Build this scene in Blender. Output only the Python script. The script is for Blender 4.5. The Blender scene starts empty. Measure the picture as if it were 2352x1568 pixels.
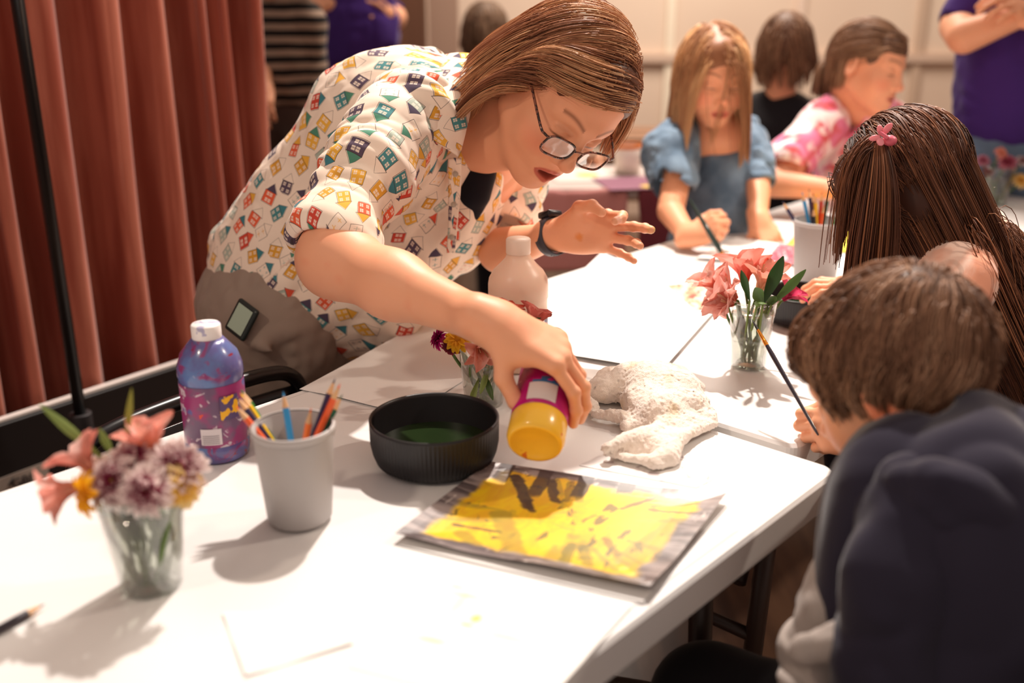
import bpy, math, random
import numpy as np
from mathutils import Vector, Matrix
R_ = np.random.RandomState
rng = R_(7); random.seed(7)
F_PX, PITCH, CAMH, TZ = 2300.0, math.radians(19), 1.31, 0.74

# ------------------------------------------------------------------ camera
scene = bpy.context.scene
cam_data = bpy.data.cameras.new('camera'); cam = bpy.data.objects.new('camera', cam_data)
scene.collection.objects.link(cam); scene.camera = cam
cam.location = (0, 0, CAMH); cam.rotation_euler = (math.radians(90) - PITCH, 0, 0)
cam_data.sensor_width = 36; cam_data.lens = 36 * F_PX / 2352
cam_data.dof.use_dof = True; cam_data.dof.focus_distance = 1.47; cam_data.dof.aperture_fstop = 2.0
cam_data.clip_start = 0.02

# ------------------------------------------------------------------ world, lamps, exposure
world = bpy.data.worlds.new('world'); scene.world = world; world.use_nodes = True
bg = world.node_tree.nodes['Background']
bg.inputs[0].default_value = (1.0, 0.80, 0.69, 1); bg.inputs[1].default_value = 0.50

def lamp(name, kind, loc, target, power, color, size, angle=None, blend=0.4):
    l = bpy.data.lights.new(name, kind); l.energy = power; l.color = color
    if kind == 'AREA': l.size = size
    else: l.shadow_soft_size = size
    if kind == 'SPOT': l.spot_size = math.radians(angle); l.spot_blend = blend
    o = bpy.data.objects.new(name, l); scene.collection.objects.link(o); o.location = loc
    o.rotation_euler = (Vector(target) - Vector(loc)).to_track_quat('-Z', 'Y').to_euler()
    return o
lamp('stage_spot', 'SPOT', (0.42, 3.15, 3.8), (0.25, 1.5, 0.74), 760, (1.0, 0.89, 0.80), 0.05, 60, 0.7)
lamp('side_spot', 'SPOT', (2.6, 1.9, 3.0), (0.0, 1.3, 0.8), 150, (1.0, 0.83, 0.68), 0.06, 70, 0.6)
lamp('left_fill', 'SPOT', (-1.6, -0.2, 2.9), (0.0, 1.6, 0.9), 60, (1.0, 0.80, 0.62), 0.10, 75, 0.8)  # added front fill from the left, not a lamp of the room
lamp('hall_fill', 'AREA', (0.8, 4.6, 3.4), (0.8, 4.8, 0), 150, (1.0, 0.88, 0.76), 1.6)  # added unseen area light to brighten the back of the hall

scene.view_settings.view_transform = 'Standard'; scene.view_settings.look = 'None'
scene.view_settings.exposure = 0.0; scene.view_settings.gamma = 1.0
scene.view_settings.use_curve_mapping = False
scene.cycles.max_bounces = 8; scene.cycles.use_denoising = True
scene.cycles.transparent_max_bounces = 16
scene.cycles.sample_clamp_indirect = 6
scene.cycles.caustics_reflective = False; scene.cycles.caustics_refractive = False

# ------------------------------------------------------------------ layout helpers (photo pixel + distance -> place in the room)
CP, SP = math.cos(PITCH), math.sin(PITCH)
def P(x, y, d):
    u = (x - 1176) / F_PX; v = (y - 784) / F_PX
    return np.array([u * d, (CP - v * SP) * d, CAMH - (SP + v * CP) * d])
def T(x, y, z=TZ):
    v = (y - 784) / F_PX
    return P(x, y, (CAMH - z) / (SP + v * CP))
def nrm(v): v = np.asarray(v, float); return v / np.linalg.norm(v)
def c2w(a, b, c):                       # direction seen from the room's front: right, up, towards
    return np.array([a, b * SP - c * CP, b * CP + c * SP])

# ------------------------------------------------------------------ tags
def tag(o, label=None, cat=None, group=None, kind=None):
    if label: o['label'] = label
    if cat: o['category'] = cat
    if group: o['group'] = group
    if kind: o['kind'] = kind
    return o
def thing(name, loc, label, cat, group=None):
    o = bpy.data.objects.new(name, None); scene.collection.objects.link(o); o.location = tuple(loc)
    o.empty_display_size = 0.05
    return tag(o, label, cat, group)
def wloc(o):
    v = Vector((0, 0, 0))
    while o is not None: v = v + o.location; o = o.parent
    return np.array(v)
def mk(name, verts, faces, mat, parent=None, smooth=True, cols=None, pat=None, origin=None):
    """link one mesh object; verts in room coordinates"""
    verts = np.asarray(verts, np.float64).reshape(-1, 3)
    pl = wloc(parent) if parent is not None else np.zeros(3)
    if origin is None: origin = pl if parent is not None else verts.mean(0)
    origin = np.asarray(origin, float)
    me = bpy.data.meshes.new(name)
    if isinstance(faces, np.ndarray):
        n, k = faces.shape
        me.vertices.add(len(verts)); me.vertices.foreach_set('co', (verts - origin).astype(np.float32).ravel())
        me.loops.add(n * k); me.loops.foreach_set('vertex_index', faces.astype(np.int32).ravel())
        me.polygons.add(n); me.polygons.foreach_set('loop_start', np.arange(0, n * k, k, dtype=np.int32))
        me.update(calc_edges=True)
    else:
        me.from_pydata([tuple(v) for v in (verts - origin)], [], [tuple(int(i) for i in f) for f in faces]); me.update()
    me.polygons.foreach_set('use_smooth', [bool(smooth)] * len(me.polygons))
    if cols is not None:
        c = np.ones((len(verts), 4), np.float32); c[:, :3] = cols
        me.color_attributes.new('Col', 'FLOAT_COLOR', 'POINT').data.foreach_set('color', c.ravel())
    if pat is not None:
        me.attributes.new('pat', 'FLOAT_VECTOR', 'POINT').data.foreach_set('vector', np.asarray(pat, np.float32).ravel())
    if mat is not None: me.materials.append(mat)
    o = bpy.data.objects.new(name, me); scene.collection.objects.link(o)
    if parent is not None: o.parent = parent; o.location = tuple(origin - pl)
    else: o.location = tuple(origin)
    return o

# ------------------------------------------------------------------ mesh bits
class MB:
    def __init__(s): s.v = []; s.f = []; s.c = []; s.n = 0
    def add(s, v, f, col=(1, 1, 1)):
        v = np.asarray(v, float).reshape(-1, 3); s.v.append(v)
        s.f += [tuple(int(i) + s.n for i in q) for q in f]
        c = np.broadcast_to(np.asarray(col, float), (len(v), 3)); s.c.append(c); s.n += len(v); return s
    def box(s, c, size, R=None, col=(1, 1, 1)):
        h = np.array(size) / 2; q = np.array([[x, y, z] for x in (-1, 1) for y in (-1, 1) for z in (-1, 1)]) * h
        if R is not None: q = q @ np.asarray(R).T
        return s.add(q + c, [(0, 1, 3, 2), (4, 6, 7, 5), (0, 4, 5, 1), (2, 3, 7, 6), (0, 2, 6, 4), (1, 5, 7, 3)], col)
    def tube(s, pts, r, n=10, col=(1, 1, 1), closed=False, cap=True):
        pts = np.asarray(pts, float); m = len(pts); r = np.broadcast_to(np.asarray(r, float), (m,))
        if closed: t = np.roll(pts, -1, 0) - np.roll(pts, 1, 0)
        else: t = np.gradient(pts, axis=0)
        t /= np.linalg.norm(t, axis=1)[:, None] + 1e-12
        a = np.array([0, 0, 1.0]) if abs(t[0][2]) < .9 else np.array([1.0, 0, 0])
        vs = []
        for i in range(m):
            a = a - t[i] * (a @ t[i]); a /= np.linalg.norm(a); b = np.cross(t[i], a)
            th = np.arange(n) * 2 * math.pi / n
            vs.append(pts[i] + r[i] * (np.cos(th)[:, None] * a + np.sin(th)[:, None] * b))
        f = []
        for i in range(m if closed else m - 1):
            j = (i + 1) % m
            for k in range(n): f.append((i * n + k, i * n + (k + 1) % n, j * n + (k + 1) % n, j * n + k))
        if cap and not closed: f.append(tuple(range(n))[::-1]); f.append(tuple((m - 1) * n + k for k in range(n)))
        return s.add(np.concatenate(vs), f, col)
    def lathe(s, prof, c=(0, 0, 0), n=48, R=None, col=(1, 1, 1), rib=0, ribn=0, ribsel=None):
        prof = np.asarray(prof, float); th = np.arange(n) * 2 * math.pi / n; vs = []
        for i, (r, z) in enumerate(prof):
            rr = r + (rib * np.cos(th * ribn) if (ribsel is not None and i in ribsel) else 0) * np.ones(n)
            vs.append(np.stack([rr * np.cos(th), rr * np.sin(th), np.full(n, z)], 1))
        v = np.concatenate(vs)
        if R is not None: v = v @ np.asarray(R).T
        f = [(i * n + k, i * n + (k + 1) % n, (i + 1) * n + (k + 1) % n, (i + 1) * n + k) for i in range(len(prof) - 1) for k in range(n)]
        if isinstance(col, list): col = np.repeat(np.array(col, float), n, 0)
        return s.add(v + np.asarray(c), f, col)
    def build(s, name, mat, parent=None, smooth=True, bevel=0, origin=None, cols=True):
        o = mk(name, np.concatenate(s.v), s.f, mat, parent, smooth, np.concatenate(s.c) if cols else None, origin=origin)
        if bevel:
            m = o.modifiers.new('bevel', 'BEVEL'); m.width = bevel; m.segments = 3; m.limit_method = 'ANGLE'; m.harden_normals = False
        return o
def frame(z, x=None):                    # rotation matrix whose third column is z
    z = nrm(z); x = np.array([1.0, 0, 0]) if x is None else np.asarray(x, float)
    if abs(x @ z) > .97: x = np.array([0, 1.0, 0])
    x = nrm(x - z * (x @ z)); y = np.cross(z, x); return np.stack([x, y, z], 1)
def spline(pts, n=8):
    pts = np.asarray(pts, float); out = []
    p = np.vstack([2 * pts[0] - pts[1], pts, 2 * pts[-1] - pts[-2]])
    for i in range(1, len(p) - 2):
        for t in np.linspace(0, 1, n, endpoint=False):
            out.append(.5 * (2 * p[i] + (p[i + 1] - p[i - 1]) * t + (2 * p[i - 1] - 5 * p[i] + 4 * p[i + 1] - p[i + 2]) * t ** 2 + (3 * p[i] - p[i - 1] - 3 * p[i + 1] + p[i + 2]) * t ** 3))
    out.append(pts[-1]); return np.array(out)

# ------------------------------------------------------------------ materials
def srgb(r, g, b):
    f = lambda c: (c / 255 / 12.92) if c / 255 <= .04045 else ((c / 255 + .055) / 1.055) ** 2.4
    return (f(r), f(g), f(b))
class Sk:                                # tiny expression layer over shader nodes
    nt = None
    def __init__(s, k): s.k = k
    @staticmethod
    def w(x): return x
    def __add__(a, b): return M('ADD', a, b)
    def __radd__(a, b): return M('ADD', b, a)
    def __sub__(a, b): return M('SUBTRACT', a, b)
    def __rsub__(a, b): return M('SUBTRACT', b, a)
    def __mul__(a, b): return M('MULTIPLY', a, b)
    def __rmul__(a, b): return M('MULTIPLY', b, a)
    def __truediv__(a, b): return M('DIVIDE', a, b)
    def __gt__(a, b): return M('GREATER_THAN', a, b)
    def __lt__(a, b): return M('LESS_THAN', a, b)
def put(sock, x):
    if isinstance(x, Sk): Sk.nt.links.new(x.k, sock)
    elif isinstance(x, (tuple, list)): sock.default_value = tuple(x) + ((1,) if len(x) == 3 and len(sock.default_value) == 4 else ())
    else: sock.default_value = x
def M(op, a, b=None, c=None):
    n = Sk.nt.nodes.new('ShaderNodeMath'); n.operation = op; put(n.inputs[0], a)
    if b is not None: put(n.inputs[1], b)
    if c is not None: put(n.inputs[2], c)
    return Sk(n.outputs[0])
def mn(a, b): return M('MINIMUM', a, b)
def mxx(a, b): return M('MAXIMUM', a, b)
def ab(a): return M('ABSOLUTE', a)
def cmix(f, a, b):
    n = Sk.nt.nodes.new('ShaderNodeMix'); n.data_type = 'RGBA'; put(n.inputs[0], f); put(n.inputs[6], a); put(n.inputs[7], b); return Sk(n.outputs[2])
def sep(v):
    n = Sk.nt.nodes.new('ShaderNodeSeparateXYZ'); put(n.inputs[0], v); return [Sk(o) for o in n.outputs]
def comb(x, y, z=0.0):
    n = Sk.nt.nodes.new('ShaderNodeCombineXYZ'); put(n.inputs[0], x); put(n.inputs[1], y); put(n.inputs[2], z); return Sk(n.outputs[0])
def attr(name, out=1):
    n = Sk.nt.nodes.new('ShaderNodeAttribute'); n.attribute_name = name; return Sk(n.outputs[out])
def objco():
    return Sk(Sk.nt.nodes.new('ShaderNodeTexCoord').outputs['Object'])
def noise(v, scale, detail=3, rough=.5, dist=0.0):
    n = Sk.nt.nodes.new('ShaderNodeTexNoise'); put(n.inputs['Vector'], v); n.inputs['Scale'].default_value = scale
    n.inputs['Detail'].default_value = detail; n.inputs['Roughness'].default_value = rough; n.inputs['Distortion'].default_value = dist
    return Sk(n.outputs[0])
def white(v):
    n = Sk.nt.nodes.new('ShaderNodeTexWhiteNoise'); n.noise_dimensions = '3D'; put(n.inputs[0], v); return sep(Sk(n.outputs[1]))
def smooth(x, a, b):
    n = Sk.nt.nodes.new('ShaderNodeMapRange'); n.interpolation_type = 'SMOOTHSTEP'; put(n.inputs[0], x)
    n.inputs[1].default_value = a; n.inputs[2].default_value = b; return Sk(n.outputs[0])
def ramp(x, stops, mode='LINEAR'):
    n = Sk.nt.nodes.new('ShaderNodeValToRGB'); n.color_ramp.interpolation = mode; e = n.color_ramp.elements
    while len(e) < len(stops): e.new(.5)
    for i, (p, c) in enumerate(stops): e[i].position = p; e[i].color = (*c, 1)
    put(n.inputs[0], x); return Sk(n.outputs[0])
def material(name, color=(.8, .8, .8), rough=.5, fn=None, spec=.5, metal=0, sss=0, sheen=0, trans=0, ior=1.45, coat=0, bump=None, alpha=None, emit=None, bstr=.3, bdist=.01):
    m = bpy.data.materials.new(name); m.use_nodes = True; nt = m.node_tree; b = nt.nodes['Principled BSDF']; Sk.nt = nt
    b.inputs['Roughness'].default_value = rough; b.inputs['Specular IOR Level'].default_value = spec; b.inputs['Metallic'].default_value = metal
    b.inputs['IOR'].default_value = ior
    if sss:
        b.inputs['Subsurface Weight'].default_value = sss; b.inputs['Subsurface Radius'].default_value = (1, .35, .18); b.inputs['Subsurface Scale'].default_value = .006
    if sheen: b.inputs['Sheen Weight'].default_value = sheen; b.inputs['Sheen Roughness'].default_value = .35
    if trans: b.inputs['Transmission Weight'].default_value = trans
    if coat: b.inputs['Coat Weight'].default_value = coat
    c = fn() if fn else color
    put(b.inputs['Base Color'], c)
    if bump is not None:
        n = nt.nodes.new('ShaderNodeBump'); n.inputs['Strength'].default_value = bstr; n.inputs['Distance'].default_value = bdist
        put(n.inputs['Height'], bump()); nt.links.new(n.outputs[0], b.inputs['Normal'])
    if emit: put(b.inputs['Emission Color'], emit[0]); b.inputs['Emission Strength'].default_value = emit[1]
    return m
def glassy(name, tint, rough=.05, mixf=.12, fn=None):   # thin clear plastic: mostly transparent with a sheen
    m = bpy.data.materials.new(name); m.use_nodes = True; nt = m.node_tree; nt.nodes.clear(); Sk.nt = nt
    o = nt.nodes.new('ShaderNodeOutputMaterial'); t = nt.nodes.new('ShaderNodeBsdfTransparent'); t.inputs[0].default_value = (*tint, 1)
    g = nt.nodes.new('ShaderNodeBsdfGlossy'); g.inputs['Roughness'].default_value = rough
    fr = nt.nodes.new('ShaderNodeLayerWeight'); fr.inputs[0].default_value = .35
    mx = nt.nodes.new('ShaderNodeMixShader'); put(mx.inputs[0], mn(Sk(fr.outputs[1]) * .75 + mixf * .3, .9))
    nt.links.new(t.outputs[0], mx.inputs[1]); nt.links.new(g.outputs[0], mx.inputs[2]); nt.links.new(mx.outputs[0], o.inputs[0])
    return m
# ------------------------------------------------------------------ smooth modelling: implicit shapes -> one continuous surface
def vnoise(p, seed=0):                   # smooth value noise, p (N,3) -> (N,) in -1..1
    p = np.asarray(p, np.float32); i = np.floor(p).astype(np.int64); f = p - i; f = f * f * (3 - 2 * f)
    def h(a):
        n = (a[:, 0] * 73856093) ^ (a[:, 1] * 19349663) ^ (a[:, 2] * 83492791) ^ (seed * 2654435761 % 4294967296)
        n = (n ^ (n >> 13)) * 1274126177 % 4294967296; n = n ^ (n >> 16); return (n % 65536) / 32768. - 1
    r = 0
    for dx in (0, 1):
        for dy in (0, 1):
            for dz in (0, 1):
                w = (f[:, 0] if dx else 1 - f[:, 0]) * (f[:, 1] if dy else 1 - f[:, 1]) * (f[:, 2] if dz else 1 - f[:, 2])
                r = r + w * h(i + np.array([dx, dy, dz]))
    return r
class Sdf:
    def __init__(s): s.ops = []; s.disp = []; s.pts = []
    def _a(s, fn, lo, hi, k, op): s.ops.append((fn, np.asarray(lo, float), np.asarray(hi, float), k, op)); return s
    def rc(s, a, b, ra, rb=None, k=.01, op='u', sq=None):
        a = np.asarray(a, float); b = np.asarray(b, float); rb = ra if rb is None else rb; ba = b - a; L = max(ba @ ba, 1e-12)
        def fn(p):
            t = np.clip((p - a) @ ba / L, 0, 1); return np.linalg.norm(p - a - t[:, None] * ba, axis=1) - (ra + (rb - ra) * t)
        m = max(ra, rb); return s._a(fn, np.minimum(a, b) - m, np.maximum(a, b) + m, k, op)
    def sph(s, c, r, k=.01, op='u'): return s.rc(c, np.asarray(c, float) + 1e-5, r, r, k, op)
    def ell(s, c, r, R=None, k=.01, op='u'):
        c = np.asarray(c, float); r = np.asarray(r, float); R = np.eye(3) if R is None else np.asarray(R)
        def fn(p):
            q = (p - c) @ R; k0 = np.linalg.norm(q / r, axis=1); k1 = np.linalg.norm(q / r ** 2, axis=1) + 1e-9; return k0 * (k0 - 1) / k1
        e = np.sqrt(((R * r) ** 2).sum(1)); return s._a(fn, c - e, c + e, k, op)
    def path(s, pts, rs, k=.01, op='u', kk=None):
        rs = np.broadcast_to(np.asarray(rs, float), (len(pts),)); pts = [np.asarray(q, float) for q in pts]
        def fn(p):
            d = None
            for i in range(len(pts) - 1):
                a, b = pts[i], pts[i + 1]; ba = b - a; t = np.clip((p - a) @ ba / max(ba @ ba, 1e-12), 0, 1)
                e = np.linalg.norm(p - a - t[:, None] * ba, axis=1) - (rs[i] + (rs[i + 1] - rs[i]) * t)
                d = e if d is None else np.minimum(d, e)
            return d
        q = np.array(pts); m = rs.max(); return s._a(fn, q.min(0) - m, q.max(0) + m, k, op)
    def torus(s, c, n, R, r, k=.01, op='u', sq=(1, 1), x=None):
        Fm = frame(n, x); th = np.linspace(0, 2 * math.pi, 25)
        return s.path([np.asarray(c) + Fm[:, 0] * math.cos(t) * R * sq[0] + Fm[:, 1] * math.sin(t) * R * sq[1] for t in th], r, k, op)
    def sub(s, other, k=.01, op='u'):
        lo = np.min([o[1] for o in other.ops], 0); hi = np.max([o[2] for o in other.ops], 0)
        return s._a(other.ev, lo, hi, k, op)
    def ev(s, p):
        d = np.full(len(p), 1.0)
        for fn, lo, hi, k, op in s.ops:
            g = k + s.mg
            m = np.all((p > lo - g) & (p < hi + g), axis=1) if op != 'i' else np.ones(len(p), bool)
            if not m.any(): continue
            e = fn(p[m]); a = d[m]
            if op == 'u': h = np.maximum(k - np.abs(a - e), 0) / k; d[m] = np.minimum(a, e) - h * h * k * .25
            else:
                e = -e if op == 's' else e
                h = np.maximum(k - np.abs(a - e), 0) / k; d[m] = np.maximum(a, e) + h * h * k * .25
        for fn in s.disp: d = d + fn(p)
        return d
    mg = .03
    def mesh(s, vox=.003, lo=None, hi=None):
        u = [o for o in s.ops if o[4] == 'u']
        pad = .008 + .45 * max(o[3] for o in u) + (.02 if s.disp else 0)
        lo = np.min([o[1] for o in u], 0) - pad if lo is None else np.asarray(lo, float)
        hi = np.max([o[2] for o in u], 0) + pad if hi is None else np.asarray(hi, float)
        B = 4; s.mg = B * vox * 2.2 + .004; nb = np.ceil((hi - lo) / (vox * B)).astype(int) + 1
        gx, gy, gz = [lo[i] + (np.arange(nb[i]) + .5) * vox * B for i in range(3)]
        cp = np.stack(np.meshgrid(gx, gy, gz, indexing='ij'), -1).reshape(-1, 3)
        dc = s.ev(cp).reshape(nb); near = np.abs(dc) < B * vox * 1.35 + .002
        D = np.repeat(np.repeat(np.repeat(np.where(dc > 0, 1., -1.).astype(np.float32), B, 0), B, 1), B, 2)
        bi = np.argwhere(near); off = np.stack(np.meshgrid(*[np.arange(B)] * 3, indexing='ij'), -1).reshape(-1, 3)
        for c0 in range(0, len(bi), 6000):
            idx = (bi[c0:c0 + 6000, None, :] * B + off[None]).reshape(-1, 3)
            D[idx[:, 0], idx[:, 1], idx[:, 2]] = s.ev(lo + (idx + .5) * vox)
        return nets(D, lo + .5 * vox, vox)
def nets(D, org, vox):
    neg = D < 0; N = np.array(D.shape)
    c = np.zeros(N - 1, np.int8)
    for x in (0, 1):
        for y in (0, 1):
            for z in (0, 1): c += neg[x:N[0] - 1 + x, y:N[1] - 1 + y, z:N[2] - 1 + z]
    act = (c > 0) & (c < 8); A = np.argwhere(act); ids = np.full(act.shape, -1, np.int32); ids[act] = np.arange(len(A))
    S = np.zeros((len(A), 3)); W = np.zeros(len(A)); cr = [(x, y, z) for x in (0, 1) for y in (0, 1) for z in (0, 1)]
    val = {q: D[A[:, 0] + q[0], A[:, 1] + q[1], A[:, 2] + q[2]].astype(float) for q in cr}
    for i, a in enumerate(cr):
        for b in cr[i + 1:]:
            if sum(abs(a[j] - b[j]) for j in range(3)) != 1: continue
            va, vb = val[a], val[b]; m = (va < 0) != (vb < 0); t = np.where(m, va / np.where(m, va - vb, 1), 0)
            pt = np.array(a) + t[:, None] * (np.array(b) - np.array(a)); S[m] += pt[m]; W[m] += 1
    V = org + (A + S / np.maximum(W, 1)[:, None]) * vox; Fs = []
    for ax in range(3):
        u, v = (ax + 1) % 3, (ax + 2) % 3
        sl0 = [slice(1, -1)] * 3; sl1 = [slice(1, -1)] * 3; sl0[ax] = slice(0, -1); sl1[ax] = slice(1, None)
        a, b = neg[tuple(sl0)], neg[tuple(sl1)]; E = np.argwhere(a != b)
        if not len(E): continue
        inside = a[E[:, 0], E[:, 1], E[:, 2]]; base = E.copy(); base[:, u] += 1; base[:, v] += 1
        def g(du, dv):
            q = base.copy(); q[:, u] -= du; q[:, v] -= dv; return ids[q[:, 0], q[:, 1], q[:, 2]]
        f = np.stack([g(1, 1), g(0, 1), g(0, 0), g(1, 0)], 1); f[~inside] = f[~inside][:, ::-1]; Fs.append(f)
    Fq = np.concatenate(Fs); return V, Fq[(Fq >= 0).all(1)]
def relax(V, Fq, it=2, lam=.5):
    n = len(V); a = Fq.ravel(); b = np.roll(Fq, -1, 1).ravel()
    deg = np.bincount(a, minlength=n) + np.bincount(b, minlength=n)
    for _ in range(it):
        S = np.stack([np.bincount(a, V[b, i], n) + np.bincount(b, V[a, i], n) for i in range(3)], 1)
        V = V + lam * (S / np.maximum(deg, 1)[:, None] - V)
    return V
def join(parts):
    vs, fs, cs, n = [], [], [], 0
    for p in parts:
        vs.append(p[0]); fs.append(p[1] + n); n += len(p[0])
        if len(p) > 2: cs.append(np.broadcast_to(p[2], (len(p[0]), 3)))
    return np.concatenate(vs), np.concatenate(fs), (np.concatenate(cs) if cs else None)
def folds(seed, amp, freq, stretch=(1, 1, 1), R=None, sharp=1.0):
    st = np.array(stretch, float); R = np.eye(3) if R is None else R
    def fn(p):
        q = (p @ R) / st * freq; w = q + .5 * np.stack([vnoise(q * .7, seed + 1), vnoise(q * .7, seed + 2), vnoise(q * .7, seed + 3)], 1)
        return amp * (1 - 2 * np.abs(vnoise(w, seed)) ** sharp)
    return fn

# ------------------------------------------------------------------ body parts
class Head:
    """head frame: x = the person's right, y = face direction, z = crown; c = middle of the skull at eye height"""
    def __init__(s, c, F, U, sc=1.0):
        F = nrm(F); U = nrm(np.asarray(U, float) - F * (np.asarray(U, float) @ F)); s.R = np.stack([np.cross(F, U), F, U], 1); s.c = np.asarray(c, float); s.s = sc
    def w(s, *p): return s.c + s.R @ (np.array(p, float) * s.s)
    def dirw(s, *p): return s.R @ np.array(p, float)
    def loc(s, V): return (V - s.c) @ s.R / s.s
def head_sdf(S, h, kid=0., mouth=.3, ears=(1, 1), lids=True):
    s = h.s; w = h.w; R = h.R; e = lambda c, r, k, op='u', RR=None: S.ell(w(*c), np.array(r) * s, R if RR is None else R @ RR, k * s, op)
    r = lambda a, b, ra, rb, k, op='u': S.rc(w(*a), w(*b), ra * s, rb * s, k * s, op)
    j = 1 - .12 * kid                   # children: smaller jaw, rounder cheeks
    e((0, -.012, .030), (.076, .096, .088), .02)
    e((0, .035, -.030), (.060, .058, .082 * j), .03)
    r((0, .060, -.02), (0, .068, -.085 * j), .040, .024, .03)
    for x in (-1, 1):
        r((x * .050, -.002, -.055 * j), (x * .012, .070, -.100 * j), .020, .016, .030)
        e((x * .036, .058, -.040 + .004 * kid), (.026 + .005 * kid, .024 + .004 * kid, .028 + .004 * kid), .022)
        r((x * .012, .088, .018), (x * .046, .070, .020), .011, .009, .016)
    e((0, .080, -.103 * j), (.017, .013, .013), .016)
    e((0, .057, .053), (.052, .032, .044), .03)
    for x in (-1, 1): e((x * .031, .099, -.002), (.019, .012, .013), .014, 's')
    for x in (-1, 1):
        S.ell(w(x * .031, .079, -.002), np.array((.0145, .0125, .0125)) * s, R, .004 * s)
        if lids: r((x * .018, .0905, .003), (x * .043, .084, .004), .0030, .0025, .004)
        r((x * .019, .0905, -.0065), (x * .042, .084, -.006), .0022, .002, .004)
    n = 1 - .25 * kid
    r((0, .088, .006), (0, .094 + .018 * n, -.032), .0085, .0105 * (1 - .1 * kid), .012)
    e((0, .096 + .017 * n, -.035), (.0115, .011, .0095), .008)
    for x in (-1, 1):
        e((x * .0125, .097 + .004 * n, -.039), (.0075, .010, .0075), .006)
        e((x * .007, .106 + .004 * n, -.0465), (.0035, .006, .003), .003, 's')
    e((0, .087, -.066), (.027, .014, .017), .016)
    up = -.0625; lo = -.0755 - .006 * mouth
    for x in (-1, 1): r((x * .005, .101, up), (x * .021, .092, up - .004), .0045, .0024, .005)
    r((-.016, .094, lo), (0, .100, lo), .0035, .0062, .005); r((.016, .094, lo), (0, .100, lo), .0035, .0062, .005)
    e((0, .104, (up + lo) / 2 - .001), (.020, .014, .0012 + .0045 * mouth), .003, 's')
    for x in (-1, 1):
        if not ears[0 if x < 0 else 1]: continue
        RR = np.array(Matrix.Rotation(-x * .35, 3, 'Z') @ Matrix.Rotation(-.2, 3, 'X'))
        e((x * .078, -.006, -.008), (.0075, .018, .031), .006, 'u', RR)
        e((x * .085, -.003, -.004), (.005, .0105, .019), .004, 's', RR)
        e((x * .080, .004, -.012), (.004, .005, .008), .004)
def head_cols(h, V, skin, lip, brow, blush, mouth=.3, browy=.022):
    q = h.loc(V); C = np.tile(np.array(skin, float), (len(V), 1))
    def mixc(w, c): C[:] = C * (1 - w[:, None]) + np.array(c) * w[:, None]
    front = q[:, 1] > .04
    for x in (-1, 1):
        d = np.linalg.norm((q - [x * .042, .07, -.036]) / [.026, .04, .022], axis=1); mixc(np.clip(1.2 - d, 0, 1) * .55, blush)
        t = np.clip((q[:, 0] * x - .012) / .036, 0, 1); bz = browy + .008 * np.sin(t * 2.2)
        b = np.exp(-((q[:, 2] - bz) / .0032) ** 2) * (q[:, 0] * x > .012) * (q[:, 0] * x < .05) * front; mixc(np.clip(b, 0, 1) * .75, brow)
        d = np.linalg.norm((q - [x * .031, .089, -.0085]) / [.014, .01, .0022], axis=1); mixc(np.clip(1.5 - d, 0, 1) * .85, np.array(brow) * .35)
    mixc(np.clip(1.3 - np.linalg.norm((q - [0, .112, -.036]) / [.014, .015, .012], axis=1), 0, 1) * .35, blush)
    zc = -.069 - .003 * mouth; hz = .0115 + .003 * mouth
    wv = hz * np.sqrt(np.clip(1 - (q[:, 0] / .0245) ** 2, 0, 1)); dl = (wv - np.abs(q[:, 2] - zc)) / .0025
    mixc(np.clip(dl, 0, 1) * (q[:, 1] > .086) * .85, lip)
    inn = np.clip(1.5 - np.linalg.norm((q - [0, .093, zc]) / [.017, .012, .0022 + .004 * mouth], axis=1), 0, 1); mixc(inn * .8, np.array(lip) * .25)
    return C
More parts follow.
